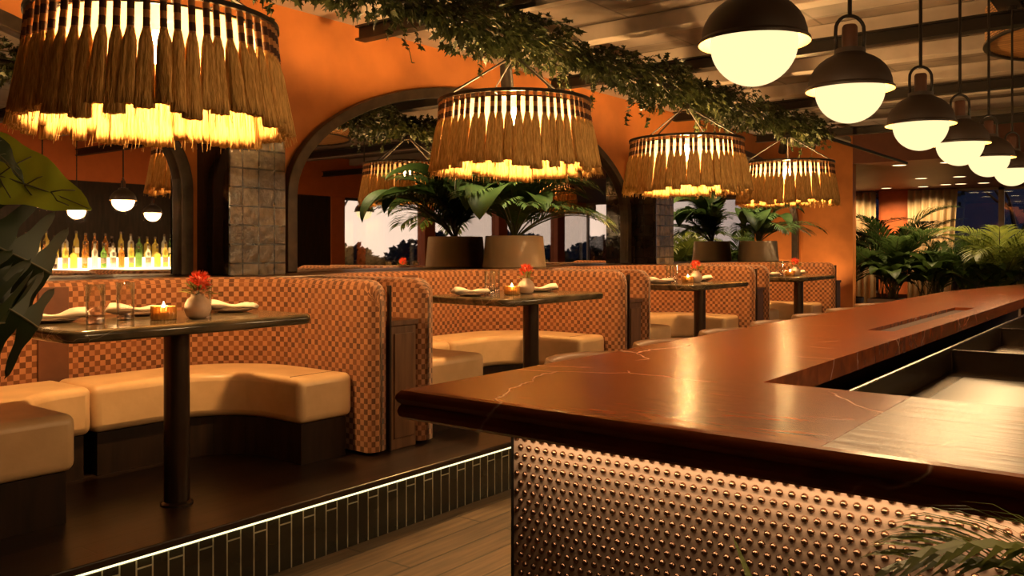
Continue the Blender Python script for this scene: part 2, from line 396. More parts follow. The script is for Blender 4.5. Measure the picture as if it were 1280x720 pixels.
# dusk sky: pale and warm towards the sunset behind the long window side, deep blue away from it
w = bpy.data.worlds.new('dusk_sky'); sc.world = w; w.use_nodes = True
N, L = w.node_tree.nodes, w.node_tree.links
bg = N['Background']
tc = N.new('ShaderNodeTexCoord'); sp = N.new('ShaderNodeSeparateXYZ'); L.new(tc.outputs['Generated'], sp.inputs[0])
ng = N.new('ShaderNodeMath'); ng.operation = 'MULTIPLY'; ng.inputs[1].default_value = -1; L.new(sp.outputs['Y'], ng.inputs[0])
rp = N.new('ShaderNodeValToRGB'); L.new(ng.outputs[0], rp.inputs['Fac'])
e = rp.color_ramp.elements; e[0].position = .05; e[0].color = (.004, .0055, .012, 1); e[1].position = .6; e[1].color = (1., .72, .54, 1)
x = rp.color_ramp.elements.new(.3); x.color = (.06, .055, .075, 1)
L.new(rp.outputs['Color'], bg.inputs['Color']); bg.inputs['Strength'].default_value = 2.0

# ================================================================== SETTING
YW, YP, ZP, ZC = 5.2, 2.95, .27, 3.35
struct('floor', MB().box((-3, -4.4, -.1), (23.2, 7.1, 0)), M['floor'])
struct('platform', MB().box((-3, YP + .012, 0.001), (15, YW, ZP - .03)), M['darkwood'])
struct('platform_floor', MB().box((-3, YP - .02, ZP - .03), (15, YW, ZP)), M['platform'], bevel=.006)
struct('trim_1', MB().box((-3, YP - .004, 0.001), (15, YP + .012, ZP - .03)), M['riser'])
o = struct('trim_2', MB().box((-3, YP - .016, ZP - .037), (15, YP - .005, ZP - .031)), M['led'])
struct('wall_back', MB().box((-3, YW, 0), (15.0, YW + .2, ZC)), M['orange'])
struct('wall_partition', MB().box((15.0, 4.32, 0), (15.18, 7.0, 2.79)).box((15.0, 4.32, 2.79), (15.18, 7.0, ZC)), M['orange'])
struct('wall_left', MB().box((-3.2, -4.4, 0), (-3, YW + .2, ZC)), M['darkwood'])
struct('wall_back_far', MB().box((15.18, 7.0, 0), (23.2, 7.2, ZC)), M['orange_flat'])
struct('ceiling', MB().box((-3.2, -4.6, ZC), (23.2, 7.2, ZC + .15)), M['ceiling'])
struct('trim_3', MB().box((-3, 4.86, 3.13), (15, YW, ZC)), M['white'])
for k, xx in enumerate((1.6, 2.85, 4.1, 5.35, 6.6, 7.85, 9.1, 10.4, 11.7, 13.)):
    struct('ceiling_beam', MB().box((xx - .09, -4.2, ZC - .14), (xx + .09, 4.86, ZC)), M['white'], bevel=.01)
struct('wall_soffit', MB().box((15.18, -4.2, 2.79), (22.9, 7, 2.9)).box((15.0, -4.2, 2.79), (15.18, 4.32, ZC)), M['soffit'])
struct('ledge', MB().box((-3, 4.56, ZP), (12.6, YW - .001, 1.13)).box((-3, 4.54, 1.13), (12.6, YW - .001, 1.17)), M['wood_h'], bevel=.006)
# opposite window side, seen only in the mirrors
mb = MB().box((-3.2, -4.4, 2.5), (23.2, -4.2, ZC)).box((-3.2, -4.4, 0), (23.2, -4.2, .8))
struct('wall_right', mb, M['orange_flat'])
struct('wall_right_panel', MB().box((-3.2, -4.4, .8), (12.38, -4.2, 2.5)), M['darkwood'])
for xx in (12.57, 15.5, 18.4, 21.2):
    struct('pillar', MB().box((xx - .19, -4.42, .8), (xx + .19, -4.16, 2.5)), M['orange_flat'], bevel=.01)
for k, (a, b) in enumerate(((12.76, 15.31), (15.69, 18.21), (18.59, 21.01), (21.39, 23.0))):
    wd = struct('window_%d' % (k + 1), MB().box((a, -4.34, .8), (b, -4.26, .86)).box((a, -4.34, 2.44), (b, -4.26, 2.5)), M['black'])
    obj('pane', MB().box((a, -4.305, .86), (b, -4.295, 2.44)), M['pane'], wd)
# far end wall with curtains and dark windows
XE = 22.6
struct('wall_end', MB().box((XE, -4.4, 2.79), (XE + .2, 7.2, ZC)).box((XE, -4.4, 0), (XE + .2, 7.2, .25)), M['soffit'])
struct('pillar_end', MB().box((XE - .25, 5.12, .25), (XE + .2, 5.82, 2.79)), M['orange_flat'], bevel=.01)
for k, (a, b) in enumerate(((-4.2, -1.6), (-1.6, .9), (.9, 3.2), (3.2, 5.12), (5.82, 7.0))):
    fr = MB()
    for y in (a + .03, b - .03): fr.box((XE + .04, y - .03, .25), (XE + .12, y + .03, 2.79))
    fr.box((XE + .04, a, .25), (XE + .12, b, .31)).box((XE + .04, a, 2.73), (XE + .12, b, 2.79)).box((XE + .04, a, .9), (XE + .12, b, .94))
    wd = struct('window_%d' % (k + 5), fr, M['white'])
    obj('pane', MB().box((XE + .075, a + .06, .31), (XE + .085, b - .06, 2.73)), M['pane'], wd)
def curtain(y0, y1, label):
    n = 120; vs = []
    for z in (.02, 1.0, 2.0, 2.76):
        sp_ = 1 - .12 * (1 - z / 2.76) * (y1 > 5)
        for k in range(n + 1):
            t = k / n; y = y0 + (y1 - y0) * t
            if y1 < 5.3: y = y1 - (y1 - y) * (1 - .16 * (1 - z / 2.76))
            vs.append((XE - .42 + .045 * math.sin(t * (y1 - y0) * 40) + .012 * math.sin(t * 31 + z), y, z))
    fs = [(r * (n + 1) + k, r * (n + 1) + k + 1, (r + 1) * (n + 1) + k + 1, (r + 1) * (n + 1) + k) for r in range(3) for k in range(n)]
    m = MB(); m.add(vs, fs)
    o = obj('curtain', m, M['curtain'], smooth=True)
    so = o.modifiers.new('s', 'SOLIDIFY'); so.thickness = .006
    return tag(o, label, 'curtain')
curtain(5.84, 6.95, 'cream pleated curtain between the orange partition and the orange pillar')
curtain(4.02, 5.10, 'cream pleated curtain between the orange pillar and the dark night window')

# arched mirrors
def arch_poly(hw, z0, zs, h, n=48):
    p = [(hw, z0)] + [(hw * math.cos(pi * k / n), zs + h * math.sin(pi * k / n)) for k in range(n + 1)] + [(-hw, z0)]
    return p
def arch(cx, label):
    t = thing('arched_mirror', label, 'mirror', (cx, YW, 1.172), 0, 'arched mirrors along the back wall')
    z0, zs = 0, .565
    pout, pin = arch_poly(2.5, z0, zs, 1.10), arch_poly(2.41, z0, zs, 1.01)
    n = len(pout); vs = []; fs = []
    for y in (-.075, -.002):
        vs += [(u, y, z) for u, z in pout] + [(u, y, z) for u, z in pin]
    for k in range(n - 1):
        fs += [(k, k + 1, n + k + 1, n + k), (2 * n + k, 3 * n + k, 3 * n + k + 1, 2 * n + k + 1),
               (k, 2 * n + k, 2 * n + k + 1, k + 1), (n + k, n + k + 1, 3 * n + k + 1, 3 * n + k)]
    fs += [(0, n, 3 * n, 2 * n), (n - 1, 3 * n - 1, 4 * n - 1, 2 * n - 1)]
    m = MB(); m.add(vs, fs)
    obj('frame', m, M['frame'], t, bevel=.008)
    g = MB(); q = arch_poly(2.415, z0, zs, 1.015); k = len(q)
    g.add([(u, -.02, z) for u, z in q] + [(u, -.003, z) for u, z in q],
          [list(range(k)), list(range(k, 2 * k))[::-1]] + [(i, i + k, (i + 1) % k + k, (i + 1) % k) for i in range(k)])
    obj('glass', g, M['mirror'], t)
    return t
arch(.70, 'wide arched wall mirror in dark frame behind the nearest booth, reflecting lit bottles')
arch(6.46, 'wide arched wall mirror in dark frame behind the second and third booths, reflecting sunset sky')
arch(12.22, 'wide arched wall mirror in dark frame behind the farthest booth and potted palm')
for k, xx in enumerate((3.27, 9.03)):
    t = struct('pillar_tiled', MB().box((xx + .012, 4.85, 1.171), (xx + .43, YW - .001, 2.44)), M['tile_side'])
    m = MB().box((xx + .012, 4.838, 1.171), (xx + .445, 4.85, 2.44)); obj('tile_face', m, M['tile'], t)
    obj('side_face', MB().box((xx, 4.838, 1.171), (xx + .012, YW - .001, 2.44)), M['tile_side'], t)

# ceiling services: steel beams, duct, pipe
for xx in (4.4, 6.9, 9.5, 12.1):
    m = MB().box((xx - .05, -4.1, 2.90), (xx + .05, 4.84, 2.915)).box((xx - .05, -4.1, 2.995), (xx + .05, 4.84, 3.01)).box((xx - .012, -4.1, 2.915), (xx + .012, 4.84, 2.995))
    struct('beam_steel', m, M['black'])
m = MB()
m.box((-2.9, .85, 3.03), (14.9, 1.0, 3.05)).box((-2.9, .85, 3.15), (14.9, 1.0, 3.17)).box((-2.9, .915, 3.05), (14.9, .935, 3.15))
struct('beam_steel_long', m, M['metal_dark'])
tag(obj('air_duct', MB().tube([(3.2, 4.3, 3.14), (14.6, 4.3, 3.14)], .075, 20), M['white'], auto=40), 'white round air duct running under the ceiling beside the ivy', 'duct')
PIPE_Y, PIPE_Z = 3.45, 2.74
tag(obj('ceiling_pipe', MB().tube([(-2.5, PIPE_Y, PIPE_Z), (14.9, PIPE_Y, PIPE_Z)], .022, 10), M['black'], auto=40), 'thin black pipe under the ceiling carrying the ivy and tasselled lamps', 'pipe')

# ================================================================== BOOTHS
PITCH = 2.51
ORD = ['nearest', 'second', 'third', 'farthest']
def sweep_back(path, z0, z1, th, rnd):
    """upholstered back: section swept along the inside line `path` (list of (x,y)), ends rounded down"""
    m = MB(); n = len(path); acc = [0.]
    for a, b in zip(path, path[1:]): acc.append(acc[-1] + math.hypot(b[0] - a[0], b[1] - a[1]))
    Ltot = acc[-1]; rings = []
    for i, (x, y) in enumerate(path):
        a = path[max(i - 1, 0)]; b = path[min(i + 1, n - 1)]
        dx, dy = b[0] - a[0], b[1] - a[1]; l = math.hypot(dx, dy); nx, ny = dy / l, -dx / l      # outward
        d = min(acc[i], Ltot - acc[i])
        q = max(0., 1 - d / rnd); drop = rnd * (1 - math.sqrt(max(0., 1 - q * q)))
        q2 = max(0., 1 - d / .045); thin = (1 - math.sqrt(max(0., 1 - q2 * q2))) * th * .46
        top = z1 - drop
        re = .05
        pr = [(thin, z0)]
        pr += [(thin, z0 + (top - re - z0) * k / 4) for k in range(1, 5)]
        c0 = thin + re
        if th - 2 * thin > 2 * re:
            pr += [(c0 - re * math.cos(t), top - re + re * math.sin(t)) for t in (.4, .8, 1.2, pi / 2)]
            pr += [(th - thin - re + re * math.sin(t), top - re + re * math.cos(t)) for t in (0, .4, .8, 1.2, pi / 2)]
        else:
            r2 = (th - 2 * thin) / 2
            pr += [(th / 2 - r2 * math.cos(t), top - re + re * math.sin(t)) for t in (.4, .8, 1.2, pi / 2)]
            pr += [(th / 2 + r2 * math.sin(t), top - re + re * math.cos(t)) for t in (0, .4, .8, 1.2, pi / 2)]
        pr += [(th - thin, z0)]
        rings.append([(x + nx * u, y + ny * u, z) for u, z in pr])
        k = len(pr)
    V = []; U = []
    for i, r_ in enumerate(rings):
        vl = [0.]
        for a, b in zip(r_, r_[1:]): vl.append(vl[-1] + (Vector(b) - Vector(a)).length)
        tot = vl[-1]; hk = len(vl) // 2
        vl = [v_ if j < hk - 2 else v_ - tot for j, v_ in enumerate(vl)]
        V.append(vl); th_ = (Vector(r_[0]) - Vector((path[i][0], path[i][1], r_[0][2]))).length
        U.append(acc[i] + (-th_ if i < n / 2 else th_))
    ref = max(1e-6, V[n // 2][k // 2 - 3] - V[n // 2][k // 2 - 2]) + .022
    ref = round(ref / .056) * .056
    V = [[v_ if j < k // 2 - 2 else v_ + ref for j, v_ in enumerate(vl)] for vl in V]
    vs = [v for r_ in rings for v in r_]; fs = []; uvs = []
    for i in range(n - 1):
        for j in range(k - 1):
            fs.append((i * k + j, i * k + j + 1, (i + 1) * k + j + 1, (i + 1) * k + j))
            uvs.append([(U[i], V[i][j]), (U[i], V[i][j + 1]), (U[i + 1], V[i + 1][j + 1]), (U[i + 1], V[i + 1][j])])
    for i, rev in ((0, False), (n - 1, True)):
        f = [i * k + j for j in range(k)]; u = [((vs[i * k + j][0] + vs[i * k + j][1]), vs[i * k + j][2]) for j in range(k)]
        if rev: f = f[::-1]; u = u[::-1]
        fs.append(f); uvs.append(u)
    m.add(vs, fs, 0, uvs)
    return m

def resample(path, step=.03, fine=.006, zone=.13):
    acc = [0.]
    for a, b in zip(path, path[1:]): acc.append(acc[-1] + math.hypot(b[0] - a[0], b[1] - a[1]))
    Lt = acc[-1]; ds = []
    d = 0.
    while d < Lt:
        ds.append(d); d += fine if (d < zone or d > Lt - zone) else step
    ds.append(Lt); out = []
    j = 0
    for d in ds:
        while j < len(acc) - 2 and acc[j + 1] < d: j += 1
        t = (d - acc[j]) / (acc[j + 1] - acc[j]); a, b = path[j], path[j + 1]
        out.append((a[0] + (b[0] - a[0]) * t, a[1] + (b[1] - a[1]) * t))
    return out

# booth local frame: origin at (2.05, 3.3, ZP)
OX, OY = 2.05, 3.3
XL, XR, YB, YF = 1.03 - OX, 3.05 - OX, 4.41 - OY, 3.27 - OY
bt = thing('curved_booth', '', 'booth', (OX, OY, ZP), 0, 'curved checkered booths along the back wall')
rc = .55
inner = [(XR, YF)] + arc(XR - rc, YB - rc, rc, 0, pi / 2, 14) + arc(XL + rc, YB - rc, rc, pi / 2, pi, 14) + [(XL, YF)]
path = resample([(XR, YF), (XR, YF + .2)] + inner[1:-1] + [(XL, YF + .2), (XL, YF)])
# path runs right front -> back -> left front, so outward is to its right
back = obj('backrest', sweep_back(path, .02, .912, .13, .10), M['checker'], bt, smooth=True)
SX = 1.98 - OX
st = MB().box((SX - .075, YB - .012, .40), (SX + .075, YB + .004, .885))
ps = [(SX - .075, SX + .075)]
obj('centre_strip', st, M['strip'], bt, bevel=.005)
def cushion(right):
    r = .33
    if right:
        xi, xo = 2.70 - OX, XR - .004
        p = [(SX + .002, YB - .015), (SX + .002, .70)] + [(a, b) for a, b in arc(xi - r, .70 - r, r, pi / 2, 0, 10)] + [(xi, .10), (xo, .10)]
        p += arc(xo - rc + .01, YB - rc - .01, rc - .012, 0, pi / 2, 12)
    else:
        xi, xo = 1.62 - OX, XL + .004
        r = .25
        p = [(SX - .002, YB - .015), (SX - .002, .70)] + [(a, b) for a, b in arc(xi + r, .70 - r, r, pi / 2, pi, 10)] + [(xi, .10), (xo, .10)]
        p += arc(xo + rc - .01, YB - rc - .01, rc - .012, pi, pi / 2, 12)
    return p
for rt in (True, False):
    q = cushion(rt)
    c = obj('seat_cushion', MB().prism(q, .205, .43), M['leather'], bt, bevel=.038, seg=4, angle=50, auto=50)
    # recessed plinth under the cushion
    cx = sum(a for a, b in q) / len(q)
    ins = []
    n = len(q)
    ar = sum(q[i][0] * q[(i + 1) % n][1] - q[(i + 1) % n][0] * q[i][1] for i in range(n)); sg = 1 if ar > 0 else -1
    for i in range(n):
        a, b, c_ = q[i - 1], q[i], q[(i + 1) % n]
        t1 = Vector((b[0] - a[0], b[1] - a[1])).normalized(); t2 = Vector((c_[0] - b[0], c_[1] - b[1])).normalized()
        n1 = Vector((-t1.y, t1.x)) * sg; n2 = Vector((-t2.y, t2.x)) * sg
        bis = (n1 + n2); bis = bis / max(bis.length_squared, .2) * 2
        front = b[1] < .11
        ins.append((b[0] + bis.x * .03, b[1] + bis.y * .03))
    obj('plinth', MB().prism(ins, 0.001, .203), M['darkwood'], bt)
# thin seam along the front of the right cushion
obj('seam', MB().box((2.73 - OX, .215, .4285), (XR - .03, .218, .4315)), M['strip'], bt)
BL = ['curved checkered booth nearest the camera, with tan leather seat', 'second curved checkered booth from the camera, behind the bar corner',
      'third curved checkered booth from the camera, partly behind bar top', 'farthest curved checkered booth, beside the orange partition wall']
bt['label'] = BL[0]
for k in range(1, 4): dup(bt, (OX + PITCH * k, OY, ZP), BL[k])
# service cabinets between the booths
t = thing('service_cabinet', '', 'cabinet', (3.315, 3.29, ZP), 0, 'wooden cabinets between the booths')
obj('body', MB().box((-.095, .012, .0), (.095, .52, .66)), M['wood'], t, bevel=.004)
obj('top', MB().box((-.105, .0, .662), (.105, .53, .69)), M['wood'], t, bevel=.004)
obj('front_panel', MB().box((-.075, .002, .06), (.075, .012, .62)), M['wood'], t, bevel=.003)
obj('side_post', MB().box((-.118, -.004, 0), (-.106, .02, .88)), M['darkwood'], t)
obj('back_panel', MB().box((-.085, .535, 0), (.085, .56, .86)), M['darkwood'], t)
CL = ['wooden service cabinet between the nearest and second booths', 'wooden service cabinet between the second and third booths',
      'wooden service cabinet between the third and farthest booths', 'dark narrow service cabinet at the far end of the farthest booth']
t['label'] = CL[0]
for k in range(1, 4): dup(t, (3.315 + PITCH * k, 3.29, ZP), CL[k])

# ================================================================== TABLES
TX, TY, ZT = 1.98, 3.43, 1.05
t = thing('dining_table', '', 'table', (TX, TY, ZP), 0, 'marble tables in the booths')
def rrect(x0, y0, x1, y1, r, n=6):
    return arc(x1 - r, y1 - r, r, 0, pi / 2, n) + arc(x0 + r, y1 - r, r, pi / 2, pi, n) + arc(x0 + r, y0 + r, r, pi, 1.5 * pi, n) + arc(x1 - r, y0 + r, r, 1.5 * pi, 2 * pi, n)
zt = ZT - ZP
obj('tabletop', MB().prism(rrect(-.55, -.35, .56, .35, .07), zt - .046, zt), M['marble'], t, bevel=.019, seg=4, angle=50, auto=50)
obj('underframe', MB().box((-.33, -.2, zt - .062), (.33, .2, zt - .047)), M['black'], t)
obj('column', MB().lathe([(0, .016), (.052, .016), (.052, zt - .063), (0, zt - .063)], 28, (.02, -.1, 0)), M['column'], t, auto=40)
obj('base_plate', MB().lathe([(0, 0), (.066, 0), (.066, .008), (.056, .016), (0, .016)], 28, (.02, -.1, 0)), M['column'], t, auto=40)
TL = ['marble dining table in the nearest booth, with round metal column', 'marble dining table in the second booth from the camera',
      'marble dining table in the third booth from the camera', 'marble dining table in the farthest booth']
t['label'] = TL[0]
for k in range(1, 4): dup(t, (TX + PITCH * k, TY, ZP), TL[k])

# table settings -----------------------------------------------------------
def napkin_mesh(L_=.24, wd=.045, twist=.0, seed=0):
    r = random.Random(seed); m = MB(); n = 18; k = 14; vs = []
    for i in range(n + 1):
        t_ = i / n; x = (t_ - .5) * L_
        wv = wd * (1.0 - .55 * math.exp(-((t_ - .42) / .12) ** 2)) * (.9 + .12 * math.sin(9 * t_ + seed))
        hh = .013 * (1 + .5 * math.sin(5.5 * t_ + seed)) + .008 * math.exp(-((t_ - .75) / .15) ** 2)
        if i in (0, n): hh *= .5
        for j in range(k):
            a = 2 * pi * j / k
            u = math.cos(a); v = math.sin(a)
            fold = .0035 * math.sin(3 * a + 6 * t_ + seed)
            vs.append((x, wv * u + fold, hh + (hh - .001) * v * (1 + .25 * math.cos(4 * a + 5 * t_))))
    zm = min(v[2] for v in vs); vs = [(a, b, c - zm) for a, b, c in vs]
    fs = [(i * k + j, i * k + (j + 1) % k, (i + 1) * k + (j + 1) % k, (i + 1) * k + j) for i in range(n) for j in range(k)]
    fs += [list(range(k))[::-1], [n * k + j for j in range(k)]]
    m.add(vs, fs); return m.mesh('napkin', M['napkin'], True)
NAP = [napkin_mesh(.24, .05, 0, s) for s in (1, 2)]
PLATE = MB().lathe([(0, .002), (.05, 0), (.075, .003), (.098, .010), (.10, .012), (.097, .0125), (.075, .006), (0, .005)], 32).mesh('plate', M['plate'], True)
def glass(label, loc, grp):
    g = thing('tumbler_glass', label, 'glass', loc, 0, grp)
    obj('glass_wall', MB().lathe([(.034, .030), (.0365, .155), (.0345, .155), (.032, .032)], 24), M['glass'], g, smooth=True)
    obj('cut_base', MB().lathe([(0, 0), (.032, 0), (.034, .01), (.034, .030), (.031, .034), (0, .028)], 24), M['glass_base'], g, auto=40)
    return g
def candle(label, loc):
    c = thing('votive_candle', label, 'candle', loc, 0, 'lit votive candles on the tables')
    m = MB(); n = 48; prof = [(.046, 0), (.05, .004), (.05, .055), (.044, .055), (.044, .01)]
    vs = []
    for r_, z in prof:
        for k in range(n):
            rr = r_ + (.0016 if k % 2 and r_ > .045 else 0); vs.append((rr * math.cos(2 * pi * k / n), rr * math.sin(2 * pi * k / n), z))
    fs = [(i * n + k, i * n + (k + 1) % n, (i + 1) * n + (k + 1) % n, (i + 1) * n + k) for i in range(4) for k in range(n)] + [list(range(n))[::-1]]
    m.add(vs, fs); obj('holder', m, M['votive'], c)
    obj('wax', MB().lathe([(0, .008), (.042, .008), (.042, .030), (0, .028)], 24), M['wax'], c, auto=40)
    obj('flame', MB().lathe([(0, .032), (.006, .040), (.0075, .048), (.004, .062), (0, .074)], 12), M['flame'], c, smooth=True)
    return c
def vase(label, loc, seed):
    r = random.Random(seed)
    v = thing('flower_vase', label, 'vase', loc, 0, 'small flower vases on the tables')
    obj('vessel', MB().lathe([(0, 0), (.032, 0), (.046, .012), (.055, .036), (.054, .058), (.042, .080), (.028, .092), (.027, .102), (.023, .102), (.023, .07), (0, .066)], 28), M['vase'], v, smooth=True)
    obj('stem', MB().tube([(0, 0, .067), (.004, 0, .12)], .004, 6).tube([(0, 0, .067), (-.03, .005, .12)], .002, 5).tube([(0, 0, .067), (.02, .02, .12)], .002, 5), M['stem'], v)
    fl = MB(); c = Vector((.006, 0, .150))
    fl.ball(c, .033, 14, 10)
    for i in range(260):
        z = r.uniform(-.75, 1); a = r.uniform(0, 2 * pi); q = math.sqrt(1 - z * z)
        d = Vector((q * math.cos(a), q * math.sin(a), z)); s_ = d.orthogonal().normalized() * .0022; b = c + d * .030; tip = c + d * r.uniform(.049, .057) + Vector((0, 0, .004))
        s2 = d.cross(s_)
        fl.add([b + s_, b - s_ * .5 + s2, b - s_ * .5 - s2, tip], [(0, 1, 3), (1, 2, 3), (2, 0, 3)])
    obj('blossom', fl, M['flower'], v)
    lv = MB()
    for i in range(26):
        a = r.uniform(0, 2 * pi) if i % 3 else r.uniform(2.4, 4.0); el = r.uniform(.0, 1.0); l = r.uniform(.035, .085)
        d = Vector((math.cos(a) * math.cos(el), math.sin(a) * math.cos(el), math.sin(el))); s_ = d.cross(Vector((0, 0, 1))).normalized() * .008
        b = Vector((0, 0, .100)) + d * .02; md = b + d * l * .55
        lv.add([b, md + s_, b + d * l - Vector((0, 0, .01)), md - s_], [(0, 1, 2, 3)])
    obj('greenery', lv, M['sprig'], v)
    return v
TN = ['the nearest table', 'the second table from the camera', 'the third table from the camera', 'the farthest table']
v0 = []
def nap(x, y, z, rz, label, k=0):
    o_ = obj('napkin', NAP[k], None, loc=(x, y, z), rot=(0, 0, rz)); tag(o_, label, 'napkin', 'white linen napkins on the tables'); return o_
def plate(x, y, label):
    o_ = obj('plate', PLATE, None, loc=(x, y, ZT + .0005)); tag(o_, label, 'plate', 'dark plates on the tables'); return o_
g0 = glass('tall clear glass on the nearest table, leftmost, beside the left napkin', (1.655, 3.33, ZT), 'drinking glasses on the tables')
c0 = candle('lit amber votive candle on the nearest table', (1.94, 3.33, ZT))
f0 = vase('pale vase with orange pincushion flower on the nearest table', (2.06, 3.27, ZT), 4)
dup(g0, (1.83, 3.43, ZT), 'tall clear glass on the nearest table, between the leftmost glass and the candle')
dup(g0, (2.215, 3.47, ZT), 'tall clear glass on the nearest table, just behind the flower vase')
plate(1.60, 3.56, 'dark round plate under the left napkin on the nearest table')
nap(1.61, 3.56, ZT + .013, -.35, 'white twisted napkin at the left end of the nearest table', 1)
plate(1.98, 3.62, 'dark round plate behind the glasses and candle on the nearest table')
nap(1.98, 3.62, ZT + .013, -.6, 'white napkin lying behind the glasses and candle on the nearest table', 0)
plate(2.37, 3.49, 'dark round plate under the right napkin on the nearest table')
nap(2.37, 3.49, ZT + .013, -.85, 'white twisted napkin right of the flower vase on the nearest table', 0)
for k in (1, 2, 3):
    ox = PITCH * k
    dup(g0, (1.70 + ox, 3.43, ZT), 'clear glass left of the candle on ' + TN[k])
    dup(g0, (1.96 + ox, 3.60, ZT), 'clear glass behind the candle on ' + TN[k])
    dup(c0, (1.85 + ox, 3.37, ZT), 'lit amber votive candle on ' + TN[k])
    dup(f0, (1.99 + ox, 3.36, ZT), 'pale vase with orange flower on ' + TN[k], .7 * k)
    plate(1.60 + ox, 3.50, 'dark round plate under the left napkin on ' + TN[k])
    nap(1.60 + ox, 3.50, ZT + .013, -.5, 'white folded napkin at the left end of ' + TN[k], 0)
    plate(2.33 + ox, 3.49, 'dark round plate under the right napkin on ' + TN[k])
    nap(2.33 + ox, 3.49, ZT + .013, -.9, 'white folded napkin right of the vase on ' + TN[k], 1)

# ================================================================== TASSEL LAMPS
def tassel_mesh(seed, H_=.325):
    r = random.Random(seed); m = MB(); n = 22; nr = 7; vs = []
    lean = r.uniform(.85, 1.15); tw = r.uniform(-.25, .25); wb = r.uniform(.034, .043); sk = r.uniform(-.010, .010)
    ph = [r.uniform(.72, 1.12) for _ in range(n)]; hz = [r.uniform(-.003, .003) for _ in range(n)]; hb = r.uniform(-.035, .03)
    for i in range(nr):
        t_ = i / (nr - 1)
        w_ = .0135 + (.024 - .0135) * min(1, t_ / .12) if t_ < .12 else .024 + (wb - .024) * ((t_ - .12) / .88) ** .8
        z = -.125 - (H_ + hb) * t_; x0 = .052 * lean * ((-z) / .45) ** 1.15
        for k in range(n):
            a = 2 * pi * k / n + tw * t_
            rr = w_ * (1 + (ph[k] - 1) * min(1, t_ * 3))
            vs.append((x0 + rr * .72 * math.cos(a), rr * math.sin(a) + sk * t_, z + (hz[k] if i == nr - 1 else 0)))
    fs = [((i + 1) * n + k, (i + 1) * n + (k + 1) % n, i * n + (k + 1) % n, i * n + k) for i in range(nr - 1) for k in range(n)]
    o_ = len(vs); vs.append((.052 * lean, sk, -.125 - H_ - hb + .03))
    fs += [((nr - 1) * n + (k + 1) % n, (nr - 1) * n + k, o_) for k in range(n)] + [[k for k in range(n)]]
    m.add(vs, fs)
    for q in range(3):      # stray strands
        a = r.uniform(0, 2 * pi); y0 = .02 * math.sin(a); x0 = .018 * math.cos(a)
        m.tube([(.022 + x0, y0, -.22), (.040 + x0 * 1.5, y0 * 1.6 + r.uniform(-.01, .01), -.36), (.056 + x0 * 2, y0 * 1.9 + r.uniform(-.02, .02), -.455 - r.uniform(0, .03))], .0013, 4)
    return m.mesh('tassel', M['jute'], True)
TAS = [tassel_mesh(s) for s in range(8)]
bm_ = MB()
for z0_, z1_, mi in ((.0, -.022, 1), (-.022, -.058, 0), (-.058, -.088, 1), (-.088, -.122, 0), (-.122, -.130, 1)):
    xo = lambda z: .052 * ((-z) / .45) ** 1.15 if z < 0 else 0
    vs = [(xo(z) + .0135 * math.cos(2 * pi * k / 10), .0135 * math.sin(2 * pi * k / 10), z) for z in (z0_, z1_) for k in range(10)]
    bm_.add(vs, [(10 + k, 10 + (k + 1) % 10, (k + 1) % 10, k) for k in range(10)], mi)
BIND = bm_.mesh('binding', [M['bind'], M['bind_tan']], True)
ZL = 2.30
def tassel_lamp():
    t = thing('tassel_pendant_lamp', '', 'lamp', (1.98, 3.45, ZL), 0, 'tasselled drum lamps over the booths')
    hoop = MB().lathe([(.488, -.004), (.506, -.004), (.506, .016), (.488, .016), (.488, -.004)], 64)
    obj('top_hoop', hoop, M['metal_dark'], t, auto=40)
    obj('inner_hoop', MB().lathe([(.462, -.03), (.468, -.03), (.468, -.022), (.462, -.022), (.462, -.03)], 64), M['metal_dark'], t, auto=40)
    sp_ = MB()
    for k in range(4):
        a = pi / 4 + k * pi / 2; sp_.tube([(.49 * math.cos(a), .49 * math.sin(a), .012), (.02 * math.cos(a), .02 * math.sin(a), .31)], .0065, 6)
        obj('suspension_rod', sp_, M['cord'], t); sp_ = MB()
    obj('canopy_hub', MB().lathe([(0, .29), (.032, .29), (.032, .33), (.012, .35), (.010, .415), (0, .415)], 16), M['black'], t, auto=40)
    obj('inner_shade', MB().lathe([(.405, -.012), (.405, -.205), (.402, -.205), (.402, -.012), (.405, -.012)], 64), M['shade'], t, auto=40)
    cr = MB()
    for k in range(2):
        a = k * pi / 2; cr.tube([(.488 * math.cos(a), .488 * math.sin(a), .004), (-.488 * math.cos(a), -.488 * math.sin(a), .004)], .005, 6)
    obj('cross_bar', cr, M['black'], t)
    sk = obj('lamp_socket', MB().lathe([(0, .004), (.022, .004), (.022, -.025), (0, -.025)], 16), M['black'], t, auto=40)
    obj('bulb', MB().lathe([(0, -.027), (.016, -.03), (.022, -.05), (.047, -.095), (.05, -.12), (.043, -.145), (.02, -.162), (0, -.166)], 20), M['bulb'], t, smooth=True)
    n = 58; r = random.Random(3)
    for k in range(n):
        a = 2 * pi * (k + r.uniform(-.12, .12)) / n
        q = obj('tassel', TAS[r.randrange(8)], None, t, loc=(.485 * math.cos(a), .485 * math.sin(a), -.006), rot=(0, r.uniform(-.03, .02), a))
        obj('binding', BIND, None, q)
    return t
tl = tassel_lamp()
LL = ['large tasselled drum lamp hanging over the nearest table', 'tasselled drum lamp hanging over the second table, before the arched mirror',
      'tasselled drum lamp hanging over the third table from the camera', 'tasselled drum lamp hanging over the farthest table']
tl['label'] = LL[0]
for k in range(1, 4): dup(tl, (1.98 + PITCH * k, 3.45, ZL), LL[k], .37 * k)

